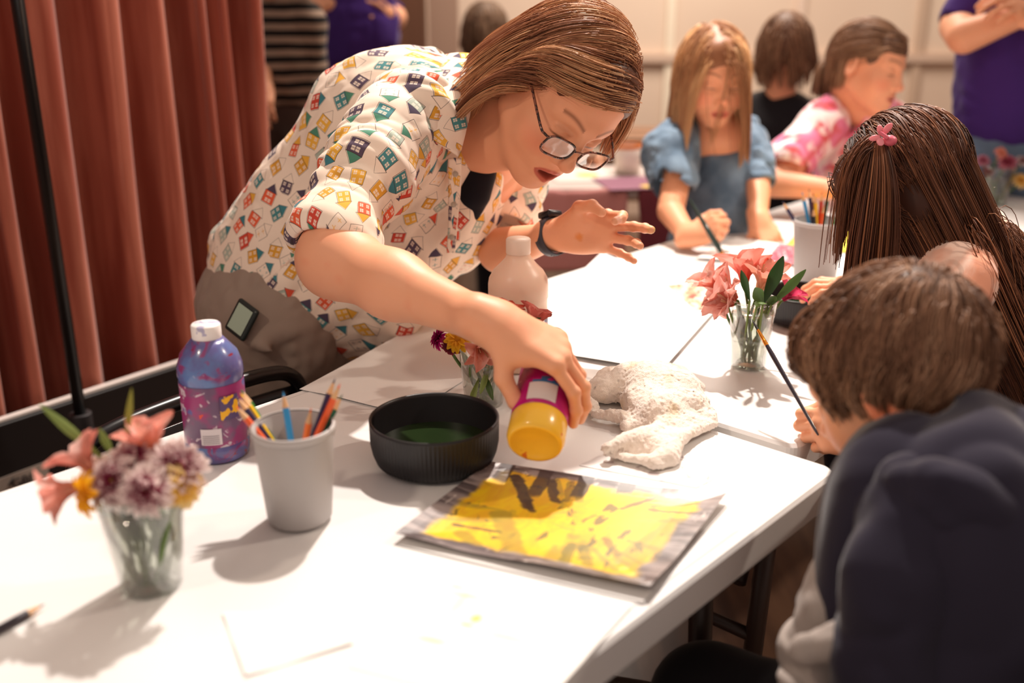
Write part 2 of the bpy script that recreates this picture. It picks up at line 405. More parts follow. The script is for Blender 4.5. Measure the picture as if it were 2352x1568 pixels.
def hand_sdf(wrist, fdir, bdir, side, s=1.0, curl=((.3, .4, .3),) * 4, spread=(.12, .03, -.06, -.16), thumb=((.7, .6, -.35), (.45, .85, -.3), (.3, .9, -.3)), fat=1.0, wr=.024):
    """side 'L'/'R'; fdir along the fingers, bdir out of the back of the hand; returns Sdf + finger tip info"""
    f = nrm(fdir); b = nrm(np.asarray(bdir, float) - f * (np.asarray(bdir, float) @ f)); t = np.cross(f, b) * (1 if side == 'L' else -1)
    R = np.stack([t, f, b], 1); w = lambda x, y, z: np.asarray(wrist) + R @ (np.array([x, y, z]) * s)
    H = Sdf(); kx = (.029, .009, -.011, -.029); ky = (.088, .092, .086, .076); seg = ((.043, .026, .021), (.047, .029, .022), (.043, .027, .021), (.034, .021, .018)); tips = []
    palm = Sdf()
    for i in range(4):
        palm.rc(w(kx[i] * .55, .008, 0), w(kx[i], ky[i], 0), .0165 * s * fat, .0115 * s * fat, .016 * s)
    palm.ell(w(0, .05, -.004), np.array((.036, .042, .013)) * s * fat, R, .012 * s)
    palm.ell(w(.024, .032, -.014), np.array((.016, .028, .014)) * s * fat, R, .014 * s)
    palm.ell(w(-.022, .035, -.012), np.array((.013, .030, .012)) * s * fat, R, .014 * s)
    palm.rc(w(0, -.03, 0), w(0, .02, 0), wr * s, .023 * s * fat, .02 * s)
    H.sub(palm, .004)
    for i in range(4):
        p = np.array([kx[i], ky[i], 0.]); a = 0.; rr = (.0092, .0095, .0090, .0078)[i] * fat; fg = Sdf(); sp = spread[i]
        fg.rc(w(*(p - [kx[i] * .2, .02, 0])), w(*p), .0095 * s * fat, (rr + .0012) * s, .004 * s)
        for j in range(3):
            a += curl[i][j]; d = np.array([math.sin(sp) * math.cos(a), math.cos(sp) * math.cos(a), -math.sin(a)]); q = p + d * seg[i][j]
            fg.rc(w(*p), w(*q), rr * (1 - .07 * j) * s, rr * (.93 - .08 * j) * s, .003 * s)
            if j < 2: fg.sph(w(*q), rr * (1.0 - .05 * j) * s, .003 * s)
            p = q
        bk = np.array([-math.sin(sp) * -math.sin(a) * 0, math.sin(a) * math.cos(sp), math.cos(a)])
        tips.append((w(*(p - d * .005 + bk * rr * .75)), R @ bk, R @ d)); H.sub(fg, .0055 * s)
    p = np.array([.022, .018, -.008]); th = Sdf(); L = (.042, .034, .028); rr = (.0145, .0115, .0105)
    for j in range(3):
        d = nrm(thumb[j]); q = p + d * L[j]; th.rc(w(*p), w(*q), rr[j] * s * fat, (.0120, .0108, .0085)[j] * s * fat, .005 * s); p = q
    H.sub(th, .012 * s); tips.append((w(*p), R @ np.array([.7, 0, .7]), R @ d)); H.frame = R; H.tips = tips; H.w = w
    return H
def nail_cols(V, C, tips, col, s=1.0):
    for c, b, d in tips[:4]:
        q = V - c; u = np.abs(q @ d) / (.0062 * s); x = np.cross(b, d); v = np.abs(q @ nrm(x)) / (.0055 * s); z = np.abs(q @ nrm(b)) / (.006 * s)
        m = np.clip((1.1 - np.maximum(np.maximum(u, v), z)) * 4, 0, 1)[:, None] * .6; C[:] = C * (1 - m) + np.array(col) * m

# ------------------------------------------------------------------ hair
def strands(roots, dirs, L, colliders, nst=12, grav=(0, 0, -1), gw=.25, stiff=1.0, flow=None, wob=.15, seed=1, clump=.35, K=60, off=.002, lift=.004):
    rg = R_(seed); n = len(roots); p = roots.copy(); d = dirs / np.linalg.norm(dirs, axis=1)[:, None]; path = [p.copy()]
    g = np.array(grav, float); lay = off + lift * rg.rand(n)
    ci = rg.choice(n, min(K, n), replace=False)
    near = np.argmin(((roots[:, None, :] - roots[ci][None]) ** 2).sum(2), 1)
    cw = rg.randn(len(ci), 3) * wob; step = (L / nst)[:, None]
    for i in range(nst):
        t = i / nst; nn = np.stack([vnoise(p * 28 + k * 17.3, seed + k) for k in range(3)], 1)
        d = d * stiff + g * gw * (0.4 + t) + nn * wob * .6 + cw[near] * .35 * t
        if flow is not None: d = d + flow(p, t)
        d /= np.linalg.norm(d, axis=1)[:, None] + 1e-9; p = p + d * step
        for (c, r, Rm) in colliders:
            r = np.asarray(r, float)
            q = (p - c) @ Rm; qn = q / (r + lay[:, None]); m = np.linalg.norm(qn, axis=1); ins = m < 1
            if ins.any():
                qs = q[ins] / m[ins, None]; p[ins] = c + qs @ Rm.T
                nv = (qs / r ** 2) @ Rm.T; nv /= np.linalg.norm(nv, axis=1)[:, None]
                dd = d[ins]; dot = (dd * nv).sum(1); dd -= nv * np.minimum(dot, 0)[:, None]; d[ins] = dd / (np.linalg.norm(dd, axis=1)[:, None] + 1e-9)
        path.append(p.copy())
    A = np.stack(path, 1)                # n, nst+1, 3
    gd = A[ci][near]; t = np.linspace(0, 1, nst + 1)[None, :, None]; A = A * (1 - clump * t ** 1.2) + (gd + (roots - roots[ci][near])[:, None, :] * .3) * clump * t ** 1.2
    return A, near
def strand_mesh(A, w, near, cols, seed=1, taper=.25, hl=.35):
    """A (n,m,3) -> three sided tubes; cols = list of tones"""
    rg = R_(seed); n, m, _ = A.shape; t = np.gradient(A, axis=1); t /= np.linalg.norm(t, axis=2)[:, :, None] + 1e-9
    up = rg.randn(n, 1, 3); a = np.cross(t, up); a /= np.linalg.norm(a, axis=2)[:, :, None] + 1e-9; b = np.cross(t, a)
    tp = np.linspace(1, taper, m)[None, :, None] ** .7; ww = (w * (.7 + .6 * rg.rand(n)))[:, None, None] * tp
    V = np.stack([A + ww * (math.cos(k * 2.094) * a + math.sin(k * 2.094) * b) for k in range(3)], 2).reshape(-1, 3)
    base = (np.arange(n)[:, None, None] * m + np.arange(m - 1)[None, :, None]) * 3; k = np.arange(3)[None, None, :]
    F = np.stack([base + k, base + (k + 1) % 3, base + 3 + (k + 1) % 3, base + 3 + k], -1).reshape(-1, 4)
    cols = np.array(cols); cidx = rg.rand(near.max() + 1)[near] * .6 + rg.rand(n) * .4
    x = np.clip(cidx * (len(cols) - 1), 0, len(cols) - 1.001); i = x.astype(int); fr = (x - i)[:, None]
    c = cols[i] * (1 - fr) + cols[i + 1] * fr; c = c * (.85 + .3 * rg.rand(n, 1))
    return V, F, np.repeat(c, m * 3, 0)
def scalp(h, n, allow, seed=1, r=(.076, .096, .088), c=(0, -.012, .030)):
    rg = R_(seed); v = rg.randn(n * 3, 3); v /= np.linalg.norm(v, axis=1)[:, None]; q = v * np.array(r) * 1.01 + np.array(c)
    m = allow(q); q = q[m][:n]; return q
def cap_sdf(h, allow_cut, thick=.006, r=(.076, .096, .088), c=(0, -.012, .030)):
    """hair bulk: swollen skull minus the face side"""
    S = Sdf(); S.ell(h.w(*c), (np.array(r) + thick) * h.s, h.R, .01); S.ell(h.w(0, .056, .056), (np.array((.053, .034, .046)) + thick * .7) * h.s, h.R, .02)
    for (cc, rr) in allow_cut: S.ell(h.w(*cc), np.array(rr) * h.s, h.R, .012, 's')
    return S
def upsample(A, k):                      # refine strands with smooth interpolation
    n, m, _ = A.shape; x = np.linspace(0, m - 1, (m - 1) * k + 1); i = np.minimum(x.astype(int), m - 2); f = (x - i)[None, :, None]
    return A[:, i] * (1 - f) + A[:, i + 1] * f
# ------------------------------------------------------------------ shared materials
vc = lambda: attr('Col', 0)
def vmat(name, rough=.5, **k): return material(name, fn=vc, rough=rough, **k)
m_plastic = vmat('painted_plastic', .35); m_matte = vmat('matte_paint', .7); m_leaf = vmat('leaf_surface', .45, sss=.0); m_petal = vmat('petal_surface', .6)
def thin_glow(m, f):                     # petals and leaves let light through
    nt = m.node_tree; Sk.nt = nt; b = nt.nodes['Principled BSDF']; o = nt.nodes['Material Output']; t = nt.nodes.new('ShaderNodeBsdfTranslucent'); put(t.inputs[0], attr('Col', 0))
    x = nt.nodes.new('ShaderNodeMixShader'); x.inputs[0].default_value = f; nt.links.new(b.outputs[0], x.inputs[1]); nt.links.new(t.outputs[0], x.inputs[2]); nt.links.new(x.outputs[0], o.inputs[0])
thin_glow(m_petal, .45); thin_glow(m_leaf, .25)
m_black = material('black_metal', srgb(22, 20, 22), .28, spec=.6); m_blackmatt = material('black_board', srgb(20, 15, 16), .45)
m_table = material('table_plastic', rough=.38, fn=lambda: cmix(noise(objco(), 9, 4), (.80, .79, .78), (.74, .73, .72)), bump=lambda: noise(objco(), 220, 2), bstr=.12, bdist=.001)
m_clear = glassy('clear_plastic', (.94, .95, .93)); m_water = glassy('water', (.80, .84, .78), .02, .25)
m_wood = material('pencil_wood', srgb(222, 176, 130), .6)

# ------------------------------------------------------------------ the room
def structure(name, mb, mat, smooth=False, **k): return tag(mb.build(name, mat, smooth=smooth, **k), kind='structure')
m_floor = material('floor_boards', rough=.35, fn=lambda: cmix(smooth(noise(comb(sep(objco())[0] * 6.0, sep(objco())[1] * .7), 3, 5), .3, .7), srgb(74, 52, 42), srgb(112, 84, 66)))
structure('floor', MB().box((0, 3, -.05), (9, 11, .1)), m_floor)
m_wall = material('wall_paint', rough=.8, fn=lambda: cmix(smooth(noise(objco(), .8, 2), .3, .7), srgb(226, 205, 184), srgb(214, 190, 170)))
m_wall2 = material('wall_lower', srgb(205, 178, 158), .8)
W_Y = 6.3
structure('wall_back', MB().box((0, W_Y + .1, 1.6), (9, .2, 3.2)), m_wall)
structure('wall_right', MB().box((4.4, 3, 1.6), (.2, 9, 3.2)), m_wall)
for i, x in enumerate((-.62, .28, .95, 1.72, 2.45)):
    structure('trim_%d' % (i + 1), MB().box((x, W_Y - .012, 1.6), (.05 if i != 1 else .14, .03, 3.2)), material('trim_tone_%d' % i, srgb(*((232, 214, 190), (224, 205, 188), (236, 222, 200), (220, 196, 178), (198, 172, 150))[i]), .6))
structure('trim_6', MB().box((1.0, W_Y - .02, .96), (9, .05, .05)), m_wall2)
structure('baseboard_back', MB().box((0, W_Y - .02, .06), (9, .04, .12)), m_wall2)
m_brown = material('brown_door', rough=.55, fn=lambda: cmix(noise(comb(sep(objco())[0] * 12, sep(objco())[2]), 2, 4), srgb(112, 72, 50), srgb(84, 54, 38)))
dd = P(955, 60, 5.6)
structure('door_1', MB().box((dd[0], 5.6, 1.25), (.16, .10, 2.5)), m_brown, bevel=.006)
structure('trim_7', MB().box((dd[0] + .17, 5.65, 1.25), (.16, .05, 2.5)), material('taupe_panel', srgb(158, 128, 110), .8))

# velvet curtain and the pole in front of it
def curtain():
    E_ = nrm((.60, .80, 0)); N_ = np.array([.80, -.60, 0]); A = np.array([-.665, 2.72, 0]); n, m = 620, 40; r = R_(3)
    u = np.linspace(0, 2.6, n); ph = np.cumsum(.5 + .9 * (vnoise(np.stack([u * 7, u * 0, u * 0], 1), 5) + 1) * .5) * (2.6 / n) * 62
    V = np.zeros((m, n, 3))
    for j in range(m):
        z = .02 + 2.83 * j / (m - 1); t = j / (m - 1); amp = .052 * (1.15 - .35 * t)
        pj = ph + .5 * vnoise(np.stack([u * 2, u * 0 + t * 1.5, u * 0], 1), 8)
        off = amp * (np.sin(pj) + .35 * np.sin(2 * pj + 1.1)) + .018 * vnoise(np.stack([u * 26, u * 0 + t * 4, u * 0], 1), 9)
        uu = u + .018 * np.sin(pj * 1.0 + .8)
        V[j] = A - uu[:, None] * E_ + off[:, None] * N_; V[j, :, 2] = z
    idx = np.arange(n * m).reshape(m, n); F = np.stack([idx[:-1, :-1], idx[:-1, 1:], idx[1:, 1:], idx[1:, :-1]], -1).reshape(-1, 4)
    mt = material('velvet', rough=.75, sheen=.7, spec=.15, fn=lambda: cmix(smooth(noise(comb(sep(objco())[0] * 14, sep(objco())[1] * 14, sep(objco())[2] * 1.2), 1.5, 4), .35, .7), srgb(152, 78, 62), srgb(192, 118, 98)))
    o = mk('curtain', V.reshape(-1, 3), F, mt)
    s = o.modifiers.new('thickness', 'SOLIDIFY'); s.thickness = .004
    return tag(o, 'long dusty red velvet curtain hanging in deep folds at the left', 'curtain')
curtain()
pp = P(182, 935, 2.12)
pole = thing('curtain_stand', (pp[0], pp[1], 0), 'thin black metal upright pole with a clamp collar in front of the velvet curtain', 'stand')
MB().tube([(pp[0], pp[1], .43), (pp[0], pp[1], 2.9)], .0125, 20).build('pole', m_black, pole)
MB().tube([(pp[0], pp[1], .0), (pp[0], pp[1], .47)], .017, 20).build('lower_tube', m_black, pole)
k = MB(); k.tube([(pp[0], pp[1], .40), (pp[0], pp[1], .475)], .023, 24); k.tube([(pp[0] + .02, pp[1] - .01, .44), (pp[0] + .045, pp[1] - .02, .44)], .006, 10)
k.build('clamp_collar', material('collar_plastic', srgb(38, 34, 36), .5), pole, bevel=.002)
MB().lathe([(.001, .012), (.14, .012), (.15, .004), (.15, 0), (.001, 0)], (pp[0], pp[1], 0), 32).build('base_plate', m_black, pole)
# low black case along the curtain with a bright edging
cE = nrm((.263, .352, 0)); cN = np.array([cE[1], -cE[0], 0]); c0 = T(0, 965, .45); Rc = np.stack([cE, -cN, [0, 0, 1]], 1)
case = thing('equipment_case', c0 + cE * .2 - cN * .12 - [0, 0, .45], 'long low black case with a bright top edge in front of the red curtain', 'case')
cc = c0 + cE * .15
MB().box(cc - cN * .012 + [0, 0, -.23], (2.0, .024, .44), Rc).build('body', m_blackmatt, case, False, .004)
MB().box(cc - cN * .012 + [0, 0, -.004], (2.0, .014, .006), Rc).build('edge_strip', material('edge_metal', srgb(235, 225, 220), .3), case, False)
lab0, lab1 = T(0, 1122, .455), None
def on_case(px, py, off=.004):           # point of the case's front face seen at that spot
    d0 = P(px, py, 1.0) - np.array([0, 0, CAMH]); t = ((cc + cN * off - np.array([0, 0, CAMH])) @ cN) / (d0 @ cN); return np.array([0, 0, CAMH]) + d0 * t
q = [on_case(-60, 1185), on_case(112, 1122), on_case(112, 1058), on_case(-60, 1122)]
q2 = [v - cN * .002 for v in q]
lb = MB().add(np.array(q + q2), [(0, 1, 2, 3), (7, 6, 5, 4), (0, 4, 5, 1), (1, 5, 6, 2), (2, 6, 7, 3), (3, 7, 4, 0)]).build('maker_label', material('label_grey', srgb(150, 136, 126), .6), case, False)
def text(body, size, loc, R, mat, name, parent, ext=.0005, tilt=0):
    cu = bpy.data.curves.new(name, 'FONT'); cu.body = body; cu.size = size; cu.extrude = ext; cu.resolution_u = 3
    tmp = bpy.data.objects.new(name, cu); scene.collection.objects.link(tmp)
    me = bpy.data.meshes.new_from_object(tmp.evaluated_get(bpy.context.evaluated_depsgraph_get())); bpy.data.objects.remove(tmp)
    v = np.array([x.co[:] for x in me.vertices]); f = [tuple(p.vertices) for p in me.polygons]
    if tilt: v[:, 0] += v[:, 1] * tilt
    return mk(name, v @ np.asarray(R).T + np.asarray(loc), f, mat, parent, False)
m_ink = material('dark_ink', srgb(30, 26, 26), .6)
Rt = np.stack([cE, [0, 0, 1], cN], 1)
text('GBJ', .030, on_case(28, 1122) + cN * .0015, Rt, m_ink, 'lettering', lb)
sp = on_case(18, 1115) + cN * .002; MB().tube([sp, sp + cE * .010 + [0, 0, .012]], .0012, 6).tube([sp + cE * .006, sp + cE * .014 + [0, 0, .016]], .0012, 6).build('logo_strokes', m_ink, lb)

# black folding chair tucked behind the table
def folding_chair(origin, ang, label, top=.745, col=None, wd=.42, seat=.44):
    E3 = np.array([math.cos(ang), math.sin(ang), 0]); N3 = np.array([E3[1], -E3[0], 0]); o = np.asarray(origin, float); mt = col or m_black
    w = lambda e, n, z: o + E3 * e + N3 * n + np.array([0, 0, z]); Rl = np.stack([E3, -N3, [0, 0, 1]], 1)
    t = thing('folding_chair', (o[0], o[1], 0), label, 'chair'); h = wd / 2
    pts = spline([w(-h, .02, .45), w(-h, .0, .60), w(-h, -.005, top - .07), w(-h + .02, -.008, top - .02), w(-h + .075, -.01, top), w(0, -.012, top + .004), w(h - .075, -.01, top), w(h - .02, -.008, top - .02), w(h, -.005, top - .07), w(h, 0, .60), w(h, .02, .45)], 8)
    MB().tube(pts, .0125, 14).build('back_frame', mt, t)
    b = MB(); n = 12; V = []
    for j in range(6):
        for i in range(n + 1):
            u = -1 + 2 * i / n; V.append(w(u * (h - .012), -.010 - .02 * (1 - u * u), top - .035 - .17 * j / 5))
    b.add(np.array(V), [(j * (n + 1) + i, j * (n + 1) + i + 1, (j + 1) * (n + 1) + i + 1, (j + 1) * (n + 1) + i) for j in range(5) for i in range(n)])
    o2 = b.build('backrest', mt, t); s = o2.modifiers.new('thickness', 'SOLIDIFY'); s.thickness = .006
    MB().box(w(0, .19, seat), (wd - .04, .38, .022), Rl).build('seat', mt, t, False, .008)
    for sg in (-1, 1):
        MB().tube([w(sg * h, .02, .45), w(sg * h, .36, .01)], .0115, 12).build('leg', mt, t)
        MB().tube([w(sg * (h - .02), .10, .46), w(sg * (h - .02), -.10, .01)], .0115, 12).build('leg', mt, t)
    MB().tube([w(-h, .30, .10), w(h, .30, .10)], .008, 10).build('crossbar', mt, t)
    return t
ch = T(455, 915, .735)
folding_chair((ch[0], ch[1] + .0, 0), math.atan2(.78, .60), 'black metal folding chair tucked behind the table beside the blue paint bottle', .73)

m_greym = material('grey_metal', srgb(128, 124, 122), .35, metal=.6)
folding_chair((.56, .80, 0), math.atan2(.741, .672) + 0.0, 'grey metal folding chair the boy sits on, at the lower right corner', .79, m_greym, .42, .44)
# ------------------------------------------------------------------ tables
TU, TV = nrm((.672, .741, 0)), nrm((-.741, .672, 0))      # along / across
CR = np.array([.42, 1.158, 0])
def folding_table(name, corner, U, V, L, Wd, label, zt=TZ, legs=True, mat=None, hold=None):
    c = corner + U * L / 2 + V * Wd / 2; Rl = np.stack([U, V, [0, 0, 1]], 1)
    t = thing(name, (c[0], c[1], 0), label, 'table')
    b = MB(); hw, hl = Wd / 2, L / 2
    # slab with a raised flat field and a stepped, bevelled rim
    prof = [(0, -.045), (0, -.006), (.004, -.0015), (.014, -.0015), (.019, -.0)]
    rings = []
    for ins, z in prof:
        a, d = hl - ins, hw - ins; rr = .02; ring = []
        for sx, sy, a0 in ((1, 1, 0), (-1, 1, 90), (-1, -1, 180), (1, -1, 270)):
            for q_ in range(7):
                th = math.radians(a0 + 15 * q_); ring.append(((sx * (a - rr) + rr * math.cos(th)), (sy * (d - rr) + rr * math.sin(th)), z))
        rings.append(ring)
    n = len(rings[0]); v = np.array(rings).reshape(-1, 3); f = [(i * n + k_, i * n + (k_ + 1) % n, (i + 1) * n + (k_ + 1) % n, (i + 1) * n + k_) for i in range(len(prof) - 1) for k_ in range(n)]
    f.append(tuple((len(prof) - 1) * n + k_ for k_ in range(n))); f.append(tuple(range(n))[::-1])
    b.add(v @ Rl.T + c + [0, 0, zt], f); b.build('tabletop', mat or m_table, t, False)
    ml = material('brown_leg_metal', srgb(62, 46, 40), .4)
    for s in (-1, 1):
        for q_ in (-1, 1):
            p0 = c + U * s * (hl - .16) + V * q_ * (hw - .10); MB().tube([p0 + [0, 0, zt - .05], p0 + U * s * .05 + [0, 0, .0]], .016, 12).build('leg', ml, t)
        p0 = c + U * s * (hl - .16); MB().tube([p0 - V * (hw - .1) + [0, 0, zt - .06], p0 + V * (hw - .1) + [0, 0, zt - .06]], .014, 12).build('leg_crossbar', ml, t)
        MB().tube([p0 + U * s * .03 - V * (hw - .1) + [0, 0, .32], p0 + U * s * .03 + V * (hw - .1) + [0, 0, .32]], .011, 12).build('leg_crossbar', ml, t)
        for q_ in (-1, 1): MB().tube([c + U * s * (hl - .62) + V * q_ * .12 + [0, 0, zt - .05], p0 + U * s * .02 + V * q_ * (hw - .14) + [0, 0, .40]], .012, 10).build('leg_brace', ml, t)
    for s in (-1, 1): MB().box(c + V * s * (hw - .05) + [0, 0, zt - .055], (L - .3, .03, .03), Rl).build('side_rail', ml, t, False)
    return t
folding_table('folding_table', CR - TU * 1.83, TU, TV, 1.83, .735, 'white plastic folding table in the foreground holding bowl, bottles and the yellow painting')
BU, BV = nrm((.668, .744, 0)), nrm((-.744, .668, 0))
folding_table('folding_table', CR + TV * .075 + TU * .028, BU, BV, 1.83, .80, 'white plastic folding table behind the first one, where the girls paint', TZ - .003)

# papers ------------------------------------------------------------
def pz(k): return TZ + .0008 + .0009 * k
def paper(corners, label, mat, z, name='paper_sheet', cat='paper', lift=0, n=14, group=None, th=.0005, seed=0, foot=0):
    c = [T(x, y, z) for x, y in corners]; u = np.linspace(0, 1, n); U_, V_ = np.meshgrid(u, u, indexing='ij')
    g = (c[0][None, None] * ((1 - U_) * (1 - V_))[..., None] + c[1] * (U_ * (1 - V_))[..., None] + c[2] * (U_ * V_)[..., None] + c[3] * ((1 - U_) * V_)[..., None])
    e = np.maximum(np.abs(U_ - .5), np.abs(V_ - .5)) * 2
    if lift: g[..., 2] += lift * (np.clip(e - .55, 0, 1) / .45) ** 2 * (.5 + .5 * vnoise(np.stack([U_.ravel() * 3, V_.ravel() * 3, U_.ravel() * 0], 1), seed).reshape(n, n))
    idx = np.arange(n * n).reshape(n, n); top = g.reshape(-1, 3); bot = top - [0, 0, th]
    F = [(idx[i, j], idx[i + 1, j], idx[i + 1, j + 1], idx[i, j + 1]) for i in range(n - 1) for j in range(n - 1)]
    F += [(a + n * n, d + n * n, c_ + n * n, b + n * n) for a, b, c_, d in list(F)]
    per = list(idx[:, 0]) + list(idx[-1, 1:]) + list(idx[-2::-1, -1]) + list(idx[0, -2:0:-1])
    F += [(per[i], per[i] + n * n, per[(i + 1) % len(per)] + n * n, per[(i + 1) % len(per)]) for i in range(len(per))]
    pat = np.stack([U_.ravel(), V_.ravel(), U_.ravel() * 0], 1)
    o = mk(name, np.vstack([top, bot]), F, mat, None, False, pat=np.vstack([pat, pat]))
    return tag(o, label, cat, group)
m_paper = material('paper_white', (.83, .82, .80), .75)
def scribble():
    x, y, _ = sep(attr('pat')); n1 = noise(attr('pat'), 4, 4); c = cmix(mn(ab(noise(attr('pat'), 3.2, 2, dist=1.5) - .5) < .012, (x > .35) * (x < .8) * (y > .3) * (y < .8)) * .45, (.83, .82, .80), srgb(200, 205, 140))
    return cmix(smooth(noise(comb(x * 3, y * 9, 4.0), 1.6, 3), .68, .8) * .35 * (x > .3) * (y > .3), c, srgb(225, 150, 140))
m_scrib = material('paper_scribbled', rough=.75, fn=scribble)
def stains():
    p = attr('pat'); x, y, _ = sep(p); c = (.83, .82, .80)
    def blob(cx, cy, rx, ry, c0, col, s=1.):
        w = noise(p, 9, 4) * .9; d = M('SQRT', M('POWER', (x - cx) / rx, 2.0) + M('POWER', (y - cy) / ry, 2.0)); return cmix(smooth(d + w, 1.5, .8) * s, c0, col)
    for a in ((.30, .22, .10, .02, .5), (.42, .40, .035, .055, .95), (.40, .47, .05, .02, .9), (.62, .50, .13, .014, .6), (.30, .66, .10, .03, .55), (.24, .16, .05, .02, .5), (.3, .3, .03, .12, .25)):
        c = blob(a[0], a[1], a[2], a[3], c, srgb(236, 196, 104), a[4])
    return c
m_stain = material('paper_yellow_stains', rough=.75, fn=stains)
ART = [(908, 1234), (1128, 1066), (1668, 1146), (1492, 1362)]
def art_uv(px, py):
    c = [T(*q)[:2] for q in ART]; t = T(px, py)[:2]; u = v = .5
    for _ in range(12):
        p = c[0] * (1 - u) * (1 - v) + c[1] * u * (1 - v) + c[2] * u * v + c[3] * (1 - u) * v; du = (c[1] - c[0]) * (1 - v) + (c[2] - c[3]) * v; dv = (c[3] - c[0]) * (1 - u) + (c[2] - c[1]) * u
        d = np.linalg.solve(np.stack([du, dv], 1), t - p); u += d[0]; v += d[1]
    return float(u), float(v)
OL, DK = srgb(134, 122, 52), srgb(66, 54, 54)
STROKES = [(*art_uv(a, b), *art_uv(c, d), w, col, st) for a, b, c, d, w, col, st in ((1185, 1095, 1215, 1165, .026, DK, .95), (1210, 1150, 1222, 1172, .016, DK, .9), (1265, 1095, 1275, 1150, .020, DK, .9), (1045, 1206, 1150, 1222, .012, DK, .8), (1150, 1180, 1185, 1275, .040, OL, .6), (1290, 1305, 1312, 1250, .020, OL, .8), (1338, 1255, 1350, 1300, .022, OL, .7),
    (1392, 1238, 1418, 1275, .016, DK, .6), (1425, 1168, 1530, 1136, .012, DK, .75), (1495, 1170, 1605, 1184, .012, DK, .7), (1500, 1162, 1600, 1160, .012, OL, .8), (1440, 1285, 1560, 1205, .055, OL, .45), (1060, 1225, 1130, 1290, .03, OL, .6), (1310, 1110, 1300, 1150, .014, DK, .5), (1345, 1105, 1330, 1150, .014, OL, .6))]
def yellow_art():
    p = attr('pat'); x, y, _ = sep(p)
    ex = .5 - ab(x - .5); ey = .5 - ab(y - .5); edge = mn(ex, ey) + (noise(p, 7, 5) - .5) * .13
    yel = cmix(smooth(noise(comb(x * 2.0, y * 5.5), 2.6, 4, dist=1.2), .35, .65), srgb(246, 205, 34), srgb(240, 184, 40))
    dx, dy = x - .50, (y - .52) * 1.0; r = M('SQRT', dx * dx + dy * dy); sw = noise(comb(r * 34, M('ARCTAN2', dy, dx) * .8), 1.0, 3, dist=.5)
    yel = cmix(smooth(sw, .55, .62) * smooth(r, .24, .06) * .55, yel, srgb(196, 150, 70))
    yel = cmix(smooth(noise(p, 5, 5, dist=.6), .60, .68) * .75, yel, srgb(150, 138, 60))
    yel = cmix(smooth(noise(comb(x * 1.0, y * 2.2, 9.0), 3.5, 4, dist=2.0), .62, .64) * .8, yel, srgb(92, 86, 60))
    yel = cmix(smooth(noise(comb(x, y, 3.0), 9, 2), .74, .78), yel, srgb(250, 240, 190))
    ang = M('ARCTAN2', dy, dx); ray = smooth(noise(comb(ang * 3.1, r * .6, 2.0), 1.9, 1), .60, .64) * smooth(r, .24, .30)
    yel = cmix(ray * .5, yel, srgb(140, 124, 60))
    gr = cmix(smooth(noise(comb(x * 4, y * 1.2), 4, 6, dist=.8), .35, .65), srgb(84, 74, 76), srgb(160, 148, 146))
    gr = cmix(smooth(noise(comb(x, y * 3, 7.0), 6, 4), .62, .68) * .7, gr, srgb(222, 212, 205))
    for (ax_, ay_, bx_, by_, w_, col_, st_) in STROKES:
        L2 = (bx_ - ax_) ** 2 + (by_ - ay_) ** 2; tt = mn(mxx(((x - ax_) * (bx_ - ax_) + (y - ay_) * (by_ - ay_)) / L2, 0.0), 1.0)
        ex_, ey_ = x - ax_ - tt * (bx_ - ax_), y - ay_ - tt * (by_ - ay_); dd_ = M('SQRT', ex_ * ex_ + ey_ * ey_) + (noise(p, 16, 3) - .5) * .04
        yel = cmix(smooth(dd_, w_ * 1.25, w_ * .8) * st_, yel, col_)
    # petal shapes at the far side
    col = cmix(smooth(edge, .095, .06), yel, gr)
    top = smooth(x + (noise(p, 6, 3) - .5) * .12 - ab(y - .30) * .55, .66, .72); bars = smooth(M('SINE', y * 36.0 + x * 5.0) + noise(p, 5, 3), .75, 1.0)
    return cmix(top * bars * .9, col, srgb(62, 50, 50))
m_art = material('yellow_painting', rough=.35, fn=yellow_art, coat=.15)
def blotch(c1, c2, c3):
    def fn():
        p = attr('pat'); c = cmix(smooth(noise(p, 3.5, 4), .4, .55), c1, c2); return cmix(smooth(noise(p, 6, 3, dist=1), .55, .62), c, c3)
    return fn
paper([(688, 893), (985, 735), (1180, 800), (940, 955)], 'large blank white sheet in the shade under the leaning woman', m_paper, pz(0), lift=.003, group=None)
paper([(1383, 582), (1150, 790), (1520, 853), (1655, 700)], 'big white sheet with faint green and pink scribbles in the middle of the bright table', m_scrib, pz(2), lift=.003, seed=3)
paper([(1440, 618), (1532, 588), (1668, 632), (1560, 720)], 'white sheet pushed under the scribbled one near the far table edge', m_paper, pz(1), lift=.002, seed=4)
paper([(512, 1408), (698, 1403), (815, 1477), (565, 1553)], 'small square white sheet lying flat in the front left of the table', m_paper, pz(0), lift=.002, seed=6)
paper([(965, 1292), (1452, 1392), (1230, 1640), (800, 1530)], 'white sheet with yellow paint smears at the front edge of the table', m_stain, pz(0), lift=.0, seed=7)
paper([(915, 1250), (1150, 1068), (1672, 1160), (1478, 1382)], 'plain white backing sheet showing under the yellow painting', m_paper, pz(1), lift=.0, seed=2)
paper([(908, 1234), (1128, 1066), (1668, 1146), (1492, 1362)], 'yellow flower painting with a charcoal grey border drying on the table', m_art, TZ + .005, 'painting', 'painting', lift=.010, n=24, seed=9)
paper([(1330, 1068), (1560, 1040), (1640, 1100), (1600, 1120)], 'white scrap sheet with grey pencil marks between the towel and the yellow painting', material('paper_pencil', rough=.75, fn=blotch((.83, .82, .8), (.83, .82, .8), srgb(190, 180, 182))), pz(0))
m_orange_art = material('orange_painting', rough=.6, fn=blotch(srgb(226, 140, 104), srgb(240, 200, 180), srgb(150, 70, 50)))
